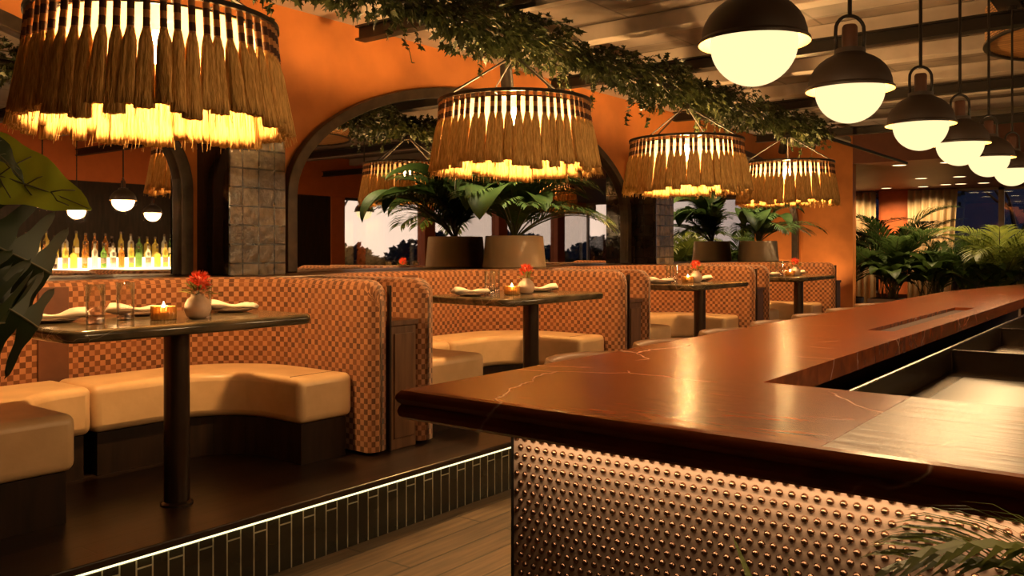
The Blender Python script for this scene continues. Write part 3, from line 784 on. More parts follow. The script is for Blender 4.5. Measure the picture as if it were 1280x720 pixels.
# ================================================================== GLOBE PENDANTS
def pendant():
    t = thing('dome_pendant_light', '', 'lamp', (2.23, .90, 1.90), 0, 'dome pendants over the bar')
    pr = [(.147, -.006), (.147, .002), (.139, .010)] + [(.139 * math.cos(a), .010 + .118 * math.sin(a)) for a in (.15, .35, .55, .75, .95, 1.12)]
    pr += [(.052, .122), (.052, .138), (.03, .142), (0, .142)]
    d = obj('dome', MB().lathe(pr, 40), M['dome'], t, auto=35)
    obj('lining', MB().lathe([(.146, -.006), (.137, .006), (.118, .03), (.0, .06)], 40), M['dome_in'], d, smooth=True)
    obj('globe', MB().lathe([(0, -.119)] + [(.115 * math.cos(a), -.004 + .115 * math.sin(a)) for a in [-pi / 2 + pi / 2 * i / 14 for i in range(1, 15)]] + [(.110, .025), (.0, .04)], 40), M['globe'], t, smooth=True)
    obj('socket', MB().lathe([(0, .142), (.026, .142), (.026, .215), (.021, .223), (0, .223)], 20), M['strip'], t, auto=35)
    yk = [(-.048, 0, .136), (-.05, 0, .19)] + [(-.05 * math.cos(a), 0, .205 + .05 * math.sin(a)) for a in [pi * i / 12 for i in range(1, 12)]] + [(.05, 0, .19), (.048, 0, .136)]
    y_ = obj('yoke', MB().tube(yk, .0065, 8), M['black'], t, smooth=True)
    y_.rotation_euler = (0, 0, math.radians(-52))
    obj('rod', MB().lathe([(0, .255), (.0075, .255), (.0075, 1.10), (0, 1.10)], 10), M['black'], t, auto=40)
    obj('ceiling_cap', MB().lathe([(0, 1.10), (.03, 1.10), (.03, 1.128), (0, 1.128)], 16), M['black'], t, auto=40)
    return t
pd = pendant()
PL = ['black dome pendant with glowing globe nearest the camera, cut by the top edge', 'second black dome pendant from the camera, with looped yoke',
      'third black dome pendant from the camera, over the bar', 'fourth black dome pendant from the camera, over the bar',
      'fifth black dome pendant from the camera, near the far end', 'sixth black dome pendant, farthest in the row along the bar']
pd['label'] = PL[0]
PXS = (2.23, 3.09, 4.14, 5.02, 5.90, 6.84)
for k in range(1, 6): dup(pd, (PXS[k], .90, 1.90), PL[k])
dup(pd, (8.68, .90, 1.90), 'dome pendant over the far end of the bar, just outside the right edge')
for k in range(6):
    dup(pd, (3.6 + 1.15 * k, -2.05, 1.90), 'dome pendant over the far side of the bar, seen only as reflection in the mirrors')
for k in range(2):  # added pendants, out of view, put in to light the foreground
    dup(pd, (1.5, -.35 - .95 * k, 1.90), 'added dome pendant over the near end of the bar, out of view, lighting the foreground')
    lamp('pendant_bulb', 'POINT', (1.5, -.35 - .95 * k, 1.896), 26., (1., .62, .28), .1165)
for px_ in PXS: lamp('pendant_bulb', 'POINT', (px_, .90, 1.896), 26., (1., .62, .28), .1165)
for k in range(6): lamp('pendant_bulb', 'POINT', (3.6 + 1.15 * k, -2.05, 1.896), 30., (1., .62, .28), .1165)

# ================================================================== BAR
ZB = 1.06
bx0, bx1, by0, by1 = 1.234, 9.2, -2.45, 1.22      # outer line
ix0, ix1, iy0, iy1 = 1.76, 8.6, -1.85, .69        # inner line
t = thing('bar_counter', 'polished red brown marble bar top with veins, in the foreground', 'bar', (bx0, by1, ZB - .05))
def L_(p): return [(a - bx0, b - by1) for a, b in p]
def strip(poly, name, mat, lip=True):
    return obj(name, MB().prism(L_(poly), 0.0, .05), mat, t, bevel=.014, seg=3, angle=50, auto=50)
# long side towards the booths, with the recessed rail cut out
ra, rb, rc0, rc1 = 3.12, 4.62, .765, .85
obj('long_counter', MB().prism(L_([(bx0 + .004, by1), (6.3, by1), (bx1, .87), (bx1, rc1), (bx0 + .004, rc1)]), 0, .05)
    .prism(L_([(bx0 + .004, rc1), (ix0, rc1), (ix0, .40), (bx0 + .004, .40)]), 0, .05)
    .prism(L_([(ix0, iy1), (ra, iy1), (ra, rc1), (ix0 - .0, rc1)]), 0, .05)
    .prism(L_([(rb, iy1), (bx1, iy1), (bx1, rc1), (rb, rc1)]), 0, .05)
    .prism(L_([(ra, iy1), (rb, iy1), (rb, rc0), (ra, rc0)]), 0, .05), M['bartop'], t)
obj('drink_rail', MB().box((ra - bx0, rc0 - by1, .0), (rb - bx0, rc1 - by1, .036)), M['rail'], t)
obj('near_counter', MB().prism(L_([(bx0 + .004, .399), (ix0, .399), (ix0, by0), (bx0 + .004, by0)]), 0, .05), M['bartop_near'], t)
obj('far_counter', MB().prism(L_([(ix1, iy1), (bx1, iy1), (bx1, by0), (ix1, by0)]), 0, .05), M['bartop'], t)
obj('opposite_counter', MB().prism(L_([(ix0, iy0), (ix1, iy0), (ix1, by0), (ix0, by0)]), 0, .05), M['bartop'], t)
# moulded outer edge: two stacked rounded lips
def edge(y0, y1, x):
    m = MB(); return m
prof = [(0, .05), (-.010, .048), (-.017, .040), (-.019, .032), (-.015, .024), (-.010, .020), (-.014, .014), (-.016, .006), (-.013, -.004), (-.006, -.010), (.02, -.012), (.02, .02)]
pth = [(.004, by0 - by1), (.004, 0), (6.3 - bx0, 0), (bx1 - bx0, .87 - by1)]
m = MB(); rings = []
for i, p in enumerate(pth):
    a = Vector(pth[max(i - 1, 0)]); b = Vector(pth[min(i + 1, 3)]); p = Vector(p)
    d1 = (p - a).normalized() if i else (b - p).normalized(); d2 = (b - p).normalized() if i < 3 else d1
    n1, n2 = Vector((-d1.y, d1.x)), Vector((-d2.y, d2.x)); bi = (n1 + n2); bi = bi * (2 / bi.length_squared)
    rings.append([(p.x - bi.x * u, p.y - bi.y * u, z) for u, z in prof])
k = len(prof)
m.add([v for r_ in rings for v in r_], [(i * k + j, (i + 1) * k + j, (i + 1) * k + (j + 1) % k, i * k + (j + 1) % k) for i in range(3) for j in range(k)] + [list(range(k)), [3 * k + j for j in range(k)][::-1]])
obj('edge_moulding', m, M['bartop'], t, auto=30)

# bar front with domed studs
t = thing('studded_bar', 'bar front clad in bronze metal sheet with rows of domed studs', 'bar', (1.387, 1.067, 0))
XP, YPn = 0., 0.
obj('carcass', MB().box((.012, -3.35, 0), (.10, -.012, 1.005)).box((.012, -.11, 0), (6.2, -.012, 1.005)), M['darkwood'], t)
m = MB().box((0, -3.35, .06), (.012, 0, 1.005))
sp_, rowh, rad, hh = .0205, .0181, .0063, .0068
nrow = int(.93 / rowh); base = []
NQ = 10
for q in range(NQ): base.append((math.cos(2 * pi * q / NQ), math.sin(2 * pi * q / NQ)))
for j in range(nrow):
    z = .995 - j * rowh
    y = -.008 - (sp_ / 2 if j % 2 else 0)
    while y > -1.45:
        vs = []
        for ph in (0., .5, 1.0): vs += [(-hh * math.sin(ph), y + rad * math.cos(ph) * a, z + rad * math.cos(ph) * b) for a, b in base]
        vs.append((-hh, y, z))
        fs = [(r_ * NQ + (q + 1) % NQ, r_ * NQ + q, r_ * NQ + NQ + q, r_ * NQ + NQ + (q + 1) % NQ) for r_ in (0, 1) for q in range(NQ)] + [(2 * NQ + (q + 1) % NQ, 2 * NQ + q, 3 * NQ) for q in range(NQ)]
        m.add(vs, fs, 1); y -= sp_
obj('stud_panel', m, [M['stud'], M['nail']], t, auto=65)
obj('corner_edge', MB().box((-.002, 0, .0), (.02, .006, 1.005)), M['metal_dark'], t)
obj('side_panel', MB().box((.02, -.011, 0), (6.2, .0, 1.005)), M['wood'], t)
obj('kickplate', MB().box((-.001, -3.35, 0), (.012, 0, .058)), M['black'], t)
o = obj('led_strip', MB().box((-.058, -3.3, .995), (-.046, -.02, 1.0)), M['led'], t)
lamp('bar_front_led', 'AREA', (1.335, -.55, .99), 6.5, (1., .66, .38), rot=(0, math.radians(-6), 0), sx=.012, sy=3.2)

# stainless worktop and stations inside the bar
t = thing('steel_worktop', 'stainless steel bartender worktop with dividers inside the bar', 'worktop', (1.80, .66, 0))
m = MB().box((0, -.62, .86), (5.4, 0, .895)).box((0, -.62, .895), (5.4, -.60, .915)).box((0, -.012, .895), (5.4, 0, .985))
obj('worktop', m, M['steel'], t, bevel=.004)
for k, xx in enumerate((1.66, 2.75, 4.0)):
    obj('divider', MB().box((xx, -.6, .895), (xx + .012, -.014, .975)), M['steel'], t)
obj('basin', MB().box((.5, -.55, .896), (1.5, -.08, .90)), M['metal_dark'], t, bevel=.002)
obj('cabinet', MB().box((.02, -.58, .1), (5.38, -.02, .86)), M['darkwood'], t)
for xx in (2.3, 3.9): obj('leg', MB().box((xx, -.6, 0), (xx + .03, -.57, .1)), M['steel'], t)

# bottle island in the middle of the bar (its bottles show in the near mirror)
t = thing('bottle_island', 'dark wooden bottle island with lit shelf, seen in the near mirror', 'shelf', (3.9, -.75, 0))
obj('body', MB().box((0, 0, 0), (3.0, .5, 1.08)), M['darkwood'], t)
obj('lit_shelf', MB().box((.03, .03, 1.081), (2.97, .47, 1.105)), M['led_shelf'], t)
obj('upper_step', MB().box((.03, .03, 1.106), (2.97, .21, 1.235)), M['led_shelf'], t)
def bottle(kind, pr, col, lab):
    t = thing('liquor_bottle', '', 'bottle', (0, 0, 0), 0, 'liquor bottles on the lit island shelf')
    obj('glass_body', MB().lathe(pr, 20), GL[col], t, auto=40)
    if lab: obj('paper_label', MB().lathe([(pr[2][0] + .0008, .06), (pr[2][0] + .0008, .13)], 20), M['label_w'], t, smooth=True)
    zt_ = pr[-2][1]; obj('cap', MB().lathe([(0, zt_ + .001), (.014, zt_ + .001), (.014, zt_ + .03), (0, zt_ + .03)], 14), M['cap'], t, auto=40)
    return t
PRF = [[(0, 0), (.036, 0), (.038, .006), (.038, .19), (.030, .215), (.014, .235), (.013, .285), (0, .285)],
       [(0, 0), (.042, 0), (.044, .006), (.044, .15), (.036, .18), (.014, .20), (.013, .25), (0, .25)],
       [(0, 0), (.033, 0), (.035, .006), (.035, .21), (.02, .245), (.014, .26), (.013, .31), (0, .31)]]
protos = []
cols = list(GL)
for i in range(9): protos.append(bottle(i, PRF[i % 3], cols[(i * 2) % 5] if i else 'clear_bottle', i % 2 == 0))
used = set(); r = random.Random(5)
for row, (yy, zz) in enumerate(((-.62, 1.2355), (-.39, 1.1055))):
    for k in range(24):
        p = r.randrange(9); loc = (4.02 + .119 * k + r.uniform(-.012, .012), yy + r.uniform(-.02, .02), zz)
        lb = 'liquor bottle on the lit island shelf, reflected in the near mirror'
        if p not in used:
            used.add(p); protos[p].location = loc; protos[p]['label'] = lb
        else: dup(protos[p], loc, lb)

# bar stools on the booth side: low curved backs just clear the counter
t = thing('bar_stool', '', 'stool', (2.36, 1.45, 0), 0, 'bar stools along the booth side of the bar')
m = MB(); n = 20; vs = []
for i in range(n + 1):
    a = pi * (.08 + .84 * i / n); x_, y_ = .19 * math.cos(a), .16 * math.sin(a)
    for u, z in ((.0, .86), (.0, .975), (.006, .992), (.018, .992), (.024, .975), (.024, .86)):
        vs.append((x_ * (1 + u / .19), y_ * (1 + u / .17), z))
fs = [(i * 6 + j, i * 6 + (j + 1) % 6, (i + 1) * 6 + (j + 1) % 6, (i + 1) * 6 + j) for i in range(n) for j in range(6)] + [tuple(range(6))[::-1], tuple(n * 6 + j for j in range(6))]
m.add(vs, fs); obj('backrest', m, M['chair'], t, smooth=True)
obj('seat', MB().lathe([(0, .68), (.18, .68), (.195, .70), (.195, .735), (.18, .75), (0, .755)], 28), M['chair'], t, auto=50)
for k in range(4):
    a = pi / 4 + k * pi / 2; obj('leg', MB().tube([(.13 * math.cos(a), .13 * math.sin(a), .68), (.19 * math.cos(a), .19 * math.sin(a), .0)], .014, 8), M['black'], t)
obj('foot_ring', MB().tube([(.172 * math.cos(2 * pi * k / 24), .172 * math.sin(2 * pi * k / 24), .22) for k in range(25)], .008, 6), M['black'], t)
for s_ in (-1, 1): obj('back_post', MB().tube([(s_ * .16, .07, .74), (s_ * .175, .075, .88)], .012, 8), M['black'], t)
SN = ['first', 'second', 'third', 'fourth', 'fifth', 'sixth', 'seventh']
t['label'] = 'leather bar stool behind the bar, first from the foreground corner'
for k in range(1, 7): dup(t, (2.36 + .56 * k, 1.45, 0), 'leather bar stool behind the bar, %s from the foreground corner' % SN[k])

# ================================================================== PLANTS
def frond_mesh(name, Lf=.8, n=22, el=1.1, droop=1.5, lw=.014, ll=.26, mat=None, seed=0, ang=.9):
    r = random.Random(seed); m = MB(); pts = []; p = Vector((0, 0, 0)); seg = 24
    for i in range(seg + 1):
        t_ = i / seg; th = el - droop * t_ ** 1.3
        pts.append(p.copy()); p = p + Vector((math.cos(th), 0, math.sin(th))) * Lf / seg
    m.tube(pts, [.006 * (1 - .8 * i / seg) * (Lf / .8) + .001 for i in range(seg + 1)], 5, 1)
    for i in range(n):
        t_ = .22 + .78 * (i + .5) / n; f = t_ * seg; i0 = min(int(f), seg - 1); b = pts[i0].lerp(pts[i0 + 1], f - i0)
        tg = (pts[i0 + 1] - pts[i0]).normalized()
        l = ll * (.45 + .75 * math.sin(pi * min(1, .12 + .86 * (t_ - .2) / .8))) * r.uniform(.9, 1.08)
        nrm = Vector((-tg.z, 0, tg.x))
        for s_ in (-1, 1):
            an = ang * (1 - .45 * t_) + r.uniform(-.06, .06)
            d = (tg * math.cos(an) + Vector((0, s_, 0)) * math.sin(an) + nrm * .22).normalized()
            side = d.cross(nrm).normalized() * lw * (Lf / .8) ** .5
            q1 = b + d * l * .4 - Vector((0, 0, .02 * l)); q2 = b + d * l * .75 - Vector((0, 0, .14 * l)); q3 = b + d * l - Vector((0, 0, .32 * l))
            m.add([b + side * .35, b - side * .35, q1 + side, q1 - side, q2 + side * .8, q2 - side * .8, q3], [(0, 1, 3, 2), (2, 3, 5, 4), (4, 5, 6)])
    return m.mesh(name, [mat, M['stem']])
def broad_mesh(name, Lf=.45, w_=.17, el=.9, droop=1.6, pet=.4, mat=None, curl=.35, wav=.0):
    m = MB(); pts = [Vector((0, 0, 0))]; p = Vector((0, 0, 0)); th = el + .35
    for i in range(8):
        th = el + .35 - .35 * i / 8; p = p + Vector((math.cos(th), 0, math.sin(th))) * pet / 8; pts.append(p.copy())
    m.tube(pts, .006, 5, 1)
    n = 16; ws = (-1, -.5, 0, .5, 1); vs = []
    for i in range(n + 1):
        t_ = i / n; th = el - droop * t_; pr = math.sin(pi * (.04 + .96 * t_) ** .75) ** .8 if 0 < t_ < 1 else .02
        nrm = Vector((-math.sin(th), 0, math.cos(th)))
        for s_ in ws:
            vs.append(p + Vector((0, s_ * w_ * pr, 0)) + nrm * (abs(s_) * w_ * pr * curl + wav * math.sin(9 * t_ + 3 * s_) * .02))
        p = p + Vector((math.cos(th), 0, math.sin(th))) * Lf / n
    k = len(ws)
    m.add(vs, [(i * k + j, i * k + j + 1, (i + 1) * k + j + 1, (i + 1) * k + j) for i in range(n) for j in range(k - 1)])
    me = m.mesh(name, [mat, M['stem']], True); return me
FR = [frond_mesh('frond', .82, 27, 1.15 + .1 * s, 1.3 + .25 * s, .0088, .25, M['palm'], s) for s in range(3)]
FR2 = [frond_mesh('frond', 1.25, 30, 1.4, .75 + .35 * s, .0095, .36, M['palm'], 10 + s) for s in range(3)]
FR3 = [frond_mesh('frond', 1.25, 30, 1.35, .9 + .4 * s, .0105, .40, M['palm_lt'], 20 + s) for s in range(3)]
BR = [broad_mesh('leaf', .42, .13, .9 + .2 * s, 1.9, .34 + .06 * s, M['broad']) for s in range(3)]
def put(parent, name, me, az, z=0., s_=1., tilt=0., x=0., y=0.):
    o_ = obj(name, me, None, parent, loc=(x, y, z), rot=(0, tilt, az)); o_.scale = (s_, s_, s_); return o_
def potted(loc, label, seed):
    r = random.Random(seed)
    t = thing('potted_palm', label, 'plant', loc)
    pr = [(0, .0), (.285, .0), (.29, .01)]
    for i in range(9):
        z = .012 + i * .031; rr = .292 - .022 * i / 8; pr += [(rr, z), (rr - .0035, z + .026)]
    pr += [(.262, .295), (.25, .295), (.245, .25), (0, .25)]
    obj('pot', MB().lathe(pr, 48), M['pot'], t, auto=50)
    obj('soil', MB().lathe([(0, .262), (.2445, .255)], 24), M['soil'], t)
    for k in range(28):
        az = pi + pi * (k + .5) / 24 + r.uniform(-.1, .1) if k < 24 else (.25, 2.9, 1.6, .8)[k - 24]
        put(t, 'frond', FR[k % 3], az, .255, r.uniform(.85, 1.25) if k < 24 else .6, (r.uniform(-.55, .1) if k % 3 else r.uniform(.2, .5)) if k < 24 else -.5)
    for k in range(9):
        put(t, 'leaf', BR[k % 3], (3.3, 4.2, 5.9, 3.7, 5.2, 6.1, 4.7, 3.5, 5.6)[k], .255, (1.45, 1.1, 1.35, 1.5, 1.2, 1.2, .9, 1.5, 1.0)[k], (.25, .45, -.05, -.15, .2, .25, -.1, .62, .0)[k])
    return t
potted((6.27, 4.82, 1.1705), 'leafy palm in ribbed cream pot on the ledge behind the second booth', 2)
potted((12.1, 4.82, 1.1705), 'leafy palm in ribbed cream pot on the ledge behind the farthest booth', 5)

def planter_palm(loc, label, fr, nf, seed, hgt=1., extra=0):
    r = random.Random(seed); t = thing('palm_plant', label, 'plant', loc)
    obj('planter', MB().lathe([(0, 0), (.20, 0), (.25, .02), (.28, .44), (.26, .44), (.25, .40), (0, .40)], 32), M['pot_dark'], t, auto=40)
    obj('soil', MB().lathe([(0, .405), (.25, .402)], 20), M['soil'], t)
    ca = MB()
    for k in range(4): ca.tube([(.04 * math.cos(k * 1.6), .04 * math.sin(k * 1.6), .40), (.10 * math.cos(k * 1.6), .10 * math.sin(k * 1.6), .40 + .45 * hgt)], .014, 6)
    obj('cane', ca, M['stem'], t)
    for k in range(nf): put(t, 'frond', fr[k % 3], 2.4 * k + r.uniform(-.2, .2), .42 + .45 * hgt * (k % 3) / 2.2, r.uniform(.75, 1.05) * hgt, r.uniform(-.15, .5) if k > 3 else r.uniform(-.1, .1))
    for k in range(extra): put(t, 'leaf', BR[k % 3], 2.1 * k + .4, .41, r.uniform(1.1, 1.6), r.uniform(-.2, .3))
    return t
planter_palm((16.6, 4.05, 0), 'tall dark palm standing before the orange pillar', FR2, 17, 3, 1.3, 6)
planter_palm((16.9, 4.95, 0), 'dark palm beside the orange partition, before the left curtain', FR2, 14, 4, 1.25, 5)
planter_palm((16.5, 3.3, 0), 'bushy dark palm between the two curtains and the light green palm', FR2, 15, 6, .95, 8)
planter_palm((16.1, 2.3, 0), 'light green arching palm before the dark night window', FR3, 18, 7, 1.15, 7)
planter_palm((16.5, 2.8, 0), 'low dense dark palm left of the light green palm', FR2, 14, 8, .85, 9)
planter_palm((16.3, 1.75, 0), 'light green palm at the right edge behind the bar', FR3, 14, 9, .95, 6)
def bush(loc, label, seed, s_=1.):
    r = random.Random(seed); t = thing('leafy_bush', label, 'plant', loc)
    obj('planter', MB().box((-.3, -.25, 0), (.3, .25, .5)), M['white'], t, bevel=.02)
    obj('soil', MB().box((-.27, -.22, .5), (.27, .22, .506)), M['soil'], t)
    for k in range(22): put(t, 'leaf', BR[k % 3], 2.4 * k, .505, s_ * r.uniform(.8, 1.3), r.uniform(-.5, .3), r.uniform(-.2, .2), r.uniform(-.15, .15))
    return t
bush((15.7, 3.95, 0), 'low broad leaved bush in white planter beside the orange partition', 1, 1.0)
bush((15.75, 3.3, 0), 'low broad leaved bush in white planter, middle of the plant row', 2, .9)
bush((15.8, 2.4, 0), 'low broad leaved bush in white planter before the light green palm', 3, .85)

# ivy along the pipe
def ivy_leaf(m, c, d, up, s_):
    w_ = d.cross(up).normalized(); n_ = w_.cross(d).normalized()
    pts = [(0, 0), (.30, -.22), (.52, -.05), (.30, .16), (.40, .50), (.16, .45), (0, 1.0)]
    L2 = [(-x_, y_) for x_, y_ in pts[1:-1]][::-1]
    al = pts + L2
    vs = [c + w_ * (x_ * s_) + d * (y_ * s_) + n_ * (-.35 * abs(x_) * s_) for x_, y_ in al]
    vs.append(c + d * .3 * s_); k = len(al)
    m.add(vs, [(i, (i + 1) % k, k) for i in range(k)])
def ivy():
    r = random.Random(11)
    t = thing('ivy_garland', 'long dark green ivy garland trailing along the ceiling pipe', 'ivy', (4., PIPE_Y, PIPE_Z))
    st, lf = MB(), MB()
    def dens(x): return .75 + .25 * math.sin(2.3 * x + 1) + .15 * math.sin(5.1 * x)
    for sidx in range(5):
        pts = []
        for i in range(93):
            x_ = -2.6 + i * .1; a = x_ * 3.1 + sidx * 1.3; rr = .03 + .03 * (sidx % 3)
            pts.append((x_, rr * math.cos(a), .02 + rr * math.sin(a)))
        st.tube(pts, .005, 5)
    n = 0
    while n < 8200:
        x_ = r.uniform(-2.6, 6.5)
        if r.random() > dens(x_): continue
        a = r.uniform(0, 2 * pi); rr = .195 * r.random() ** .55 * (1.0 + .3 * math.sin(3.3 * x_) + .25 * math.sin(7.7 * x_ + 1))
        c = Vector((x_, rr * math.cos(a) * 1.1, rr * math.sin(a) * .8 + .01))
        d = Vector((r.uniform(-.6, .6), math.cos(a) * .7 + r.uniform(-.4, .4), math.sin(a) * .4 - .55 + r.uniform(-.4, .4))).normalized()
        ivy_leaf(lf, c, d, Vector((r.uniform(-.5, .5), r.uniform(-1, .2), r.uniform(.2, 1))), r.uniform(.035, .065)); n += 1
    for k in range(46):     # trailing sprigs
        x_ = r.uniform(-2.4, 6.4); y_ = r.uniform(-.12, .12); l = r.uniform(.10, .30); dx = r.uniform(-.12, .12); sgn = r.choice((1, 1, 1, -1)) 
        pts = [Vector((x_ + dx * q / 5, y_ + r.uniform(-.01, .01), (-.08 if sgn > 0 else .06) - sgn * l * q / 5 * (1 if sgn > 0 else .45))) for q in range(6)]
        st.tube(pts, .0022, 4)
        for q in range(int(l * 60)):
            f = r.random() * 5; i0 = min(int(f), 4); c = pts[i0].lerp(pts[i0 + 1], f - i0)
            d = Vector((r.uniform(-1, 1), r.uniform(-1, 1), r.uniform(-1, .2))).normalized()
            ivy_leaf(lf, c, d, Vector((r.uniform(-.5, .5), r.uniform(-1, .2), r.uniform(.2, 1))), r.uniform(.03, .055))
    obj('stem', st, M['stem'], t); obj('foliage', lf, M['ivy'], t)
ivy()

# foreground plants --------------------------------------------------------
def monstera_mesh(name, Lf=.34, w_=.16, mat=None, fingers=5, droop=1.1):
    m = MB(); n = 30; ctr = []; p = Vector((0, 0, 0))
    for i in range(n + 1):
        th = -droop * i / n; ctr.append((p.copy(), th)); p = p + Vector((math.cos(th), 0, math.sin(th))) * Lf / n
    def P(t_, s_):
        f = t_ * n; i0 = min(int(f), n - 1); c, th = ctr[i0]; c2, _ = ctr[i0 + 1]
        c = c.lerp(c2, f - i0); return c + Vector((0, s_, 0)) + Vector((-math.sin(th), 0, math.cos(th))) * (-abs(s_) * .35)
    for sd in (-1, 1):
        for k in range(fingers):
            t0, t1 = k / fingers, (k + 1) / fingers
            rows = 14; vs = []
            for j in range(rows):
                q = j / (rows - 1); wk = w_ * (.55 + .45 * math.sin(pi * (.15 + .7 * (t0 + t1) / 2)))
                tc_ = (t0 + t1) / 2 + .24 * q ** 1.4
                hw = .5 * (t1 - t0) * (1.02 if q < .28 else 1.02 - .42 * min(1, (q - .28) / .2) ** .5)
                if q > .6: hw *= math.sqrt(max(0., 1 - ((q - .6) / .4) ** 2)) + .02
                for u in (-1, 0, 1):
                    f_ = tc_ + u * hw; e_ = P(max(0, min(1., f_)), sd * wk * q * (1.0 + .04 * (u == 0)))
                    if f_ > 1: e_ = e_ + (P(1, 0) - P(.95, 0)) * ((f_ - 1) / .05)
                    vs.append(e_ - Vector((0, 0, .25 * wk * q * q)))
            m.add(vs, [(j * 3 + c_, j * 3 + c_ + 1, j * 3 + c_ + 4, j * 3 + c_ + 3) for j in range(rows - 1) for c_ in (0, 1)])
    m.tube([P(i / 12, 0) + Vector((0, 0, -.002)) for i in range(13)], .003, 5, 1)
    return m.mesh(name, [mat, M['stem']], True)
def leaf_at(parent, name, me, base, tip_dir, normal_hint, root, s_=1.):
    """leaf blade (its +X along tip_dir) with a petiole from root to base"""
    xd = Vector(tip_dir).normalized(); z_ = Vector(normal_hint); z_ = (z_ - xd * z_.dot(xd)).normalized(); y_ = z_.cross(xd)
    o_ = obj(name, me, None, parent); o_.matrix_local = Matrix.Translation(Vector(base)) @ Matrix((xd, y_, z_)).transposed().to_4x4() @ Matrix.Scale(s_, 4)
    a, b = Vector(root), Vector(base); md = (a + b) / 2 + Vector((0, 0, .12 * (b - a).length)) - xd * .02
    pts = [a * (1 - u) ** 2 + md * 2 * u * (1 - u) + b * u * u for u in [i / 10 for i in range(11)]]
    obj('petiole', MB().tube(pts, [.010 - .005 * i / 10 for i in range(11)], 6), M['stem'], parent, smooth=True)
    return o_
def ovate_mesh(name, Lf, w_, mat, droop=.5, fold=.25):
    m = MB(); n = 22; ws = (-1, -.66, -.33, 0, .33, .66, 1); vs = []; p = Vector((0, 0, 0)); mid = []
    for i in range(n + 1):
        t_ = i / n; th = -droop * t_; pr = (math.sin(pi * (.06 + .94 * t_) ** .72)) ** .75 if 0 < t_ < .999 else .01
        nr = Vector((-math.sin(th), 0, math.cos(th))); mid.append(p.copy())
        for s_ in ws: vs.append(p + Vector((0, s_ * w_ * pr, 0)) + nr * (abs(s_) * w_ * pr * fold + .004 * math.sin(26 * t_ + 2.5 * abs(s_))))
        p = p + Vector((math.cos(th), 0, math.sin(th))) * Lf / n
    k = len(ws); m.add(vs, [(i * k + j, i * k + j + 1, (i + 1) * k + j + 1, (i + 1) * k + j) for i in range(n) for j in range(k - 1)])
    m.tube([q + Vector((0, 0, .002)) for q in mid], [.0035 * (1 - .8 * i / n) for i in range(n + 1)], 5, 1)
    for i in range(2, n - 3, 3):    # side veins
        for s_ in (-1, 1):
            a = Vector(vs[i * k + 3]); b = Vector(vs[min(n, i + 3) * k + (6 if s_ > 0 else 0)]); c = Vector(vs[min(n, i + 1) * k + (4 if s_ > 0 else 2)])
            m.tube([a + Vector((0, 0, .001)), c + Vector((0, 0, .0015)), a.lerp(b, .8) + Vector((0, 0, .002))], .0011, 4, 1)
    return m.mesh(name, [mat, M['stem']], True)
C, S = .7912, .6115
def cp(px, py, d):      # a point in front of the camera's position, used to set out the foreground leaves
    a = (px - 640) / 1074
    return Vector((d * (C + S * a), d * (S - C * a), 1.34 - d * (py - 312) / 1074))
PB = Vector((.22, 1.45, 0))
t = thing('monstera_plant', 'big leafed foreground plant at the left edge, with one bright green leaf', 'plant', PB)
obj('planter', MB().lathe([(0, 0), (.17, 0), (.2, .02), (.23, .42), (.21, .42), (.2, .38), (0, .38)], 32), M['pot_dark'], t, auto=40)
obj('soil', MB().lathe([(0, .385), (.2, .382)], 20), M['soil'], t)
obj('cane', MB().tube([(0, 0, .38), (.02, -.02, .7), (-.01, .01, 1.0), (.0, 0, 1.15)], [.03, .026, .02, .014], 8), M['trunk'], t, smooth=True)
OV = ovate_mesh('leaf', .30, .085, M['broad_lit']); OV2 = ovate_mesh('leaf', .28, .09, M['broad_shaded'], .9)
MO = monstera_mesh('leaf', .34, .15, M['broad_shaded'])
def fl(me, b, tp, nh, root, d1=1.3, d2=1.3, base_len=.3, nm='leaf'):
    a, q = cp(b[0], b[1], d1), cp(tp[0], tp[1], d2)
    leaf_at(t, nm, me, a - PB, q - a, nh, root, (q - a).length / base_len)
toward = Vector((-C, -S, .55))
o = None
fl(OV, (-130, 196), (114, 226), Vector((-C * .75, -S * .75, .75)), (0, 0, 1.1), 1.28, 1.34, .295)
fl(OV2, (-90, 150), (46, 186), Vector((-C * .6, -S * .6, .9)), (0, 0, 1.12), 1.2, 1.28, .25)
fl(MO, (-120, 262), (82, 335), Vector((-C, -S, .35)), (0, 0, 1.0), 1.2, 1.28, .31)
fl(MO, (-110, 330), (70, 400), Vector((-C, -S, .5)), (0, 0, .95), 1.15, 1.22, .31)
fl(MO, (-100, 360), (28, 445), Vector((-C, -S, .2)), (0, 0, .9), 1.1, 1.2, .31)
fl(OV2, (-120, 300), (40, 352), Vector((-C * .8, -S * .8, .3)), (0, 0, .9), 1.3, 1.36, .25)

PB2 = Vector((1.10, -.06, 0))
t = thing('cycad_plant', 'spiky palm in the bottom right corner, before the studded bar front', 'plant', PB2)
obj('planter', MB().lathe([(0, 0), (.13, 0), (.15, .02), (.17, .80), (.155, .80), (.15, .76), (0, .76)], 32), M['pot_dark'], t, auto=40)
obj('soil', MB().lathe([(0, .765), (.15, .762)], 20), M['soil'], t)
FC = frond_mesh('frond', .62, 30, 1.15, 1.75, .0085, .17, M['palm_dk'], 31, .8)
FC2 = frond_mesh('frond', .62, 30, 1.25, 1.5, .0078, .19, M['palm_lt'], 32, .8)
for k, (az, s_, ti) in enumerate(((2.25, .74, -.12), (2.0, .60, .05), (2.6, .66, .0), (1.75, .5, -.2), (3.0, .7, .1), (3.5, .7, 0), (4.0, .65, .1), (4.5, .6, 0), (2.3, .5, .2), (2.75, .5, -.3), (2.15, .72, .22), (2.4, .66, .35), (2.05, .7, -.05))):
    put(t, 'frond', FC if k % 3 else FC2, az, .77, s_, ti)
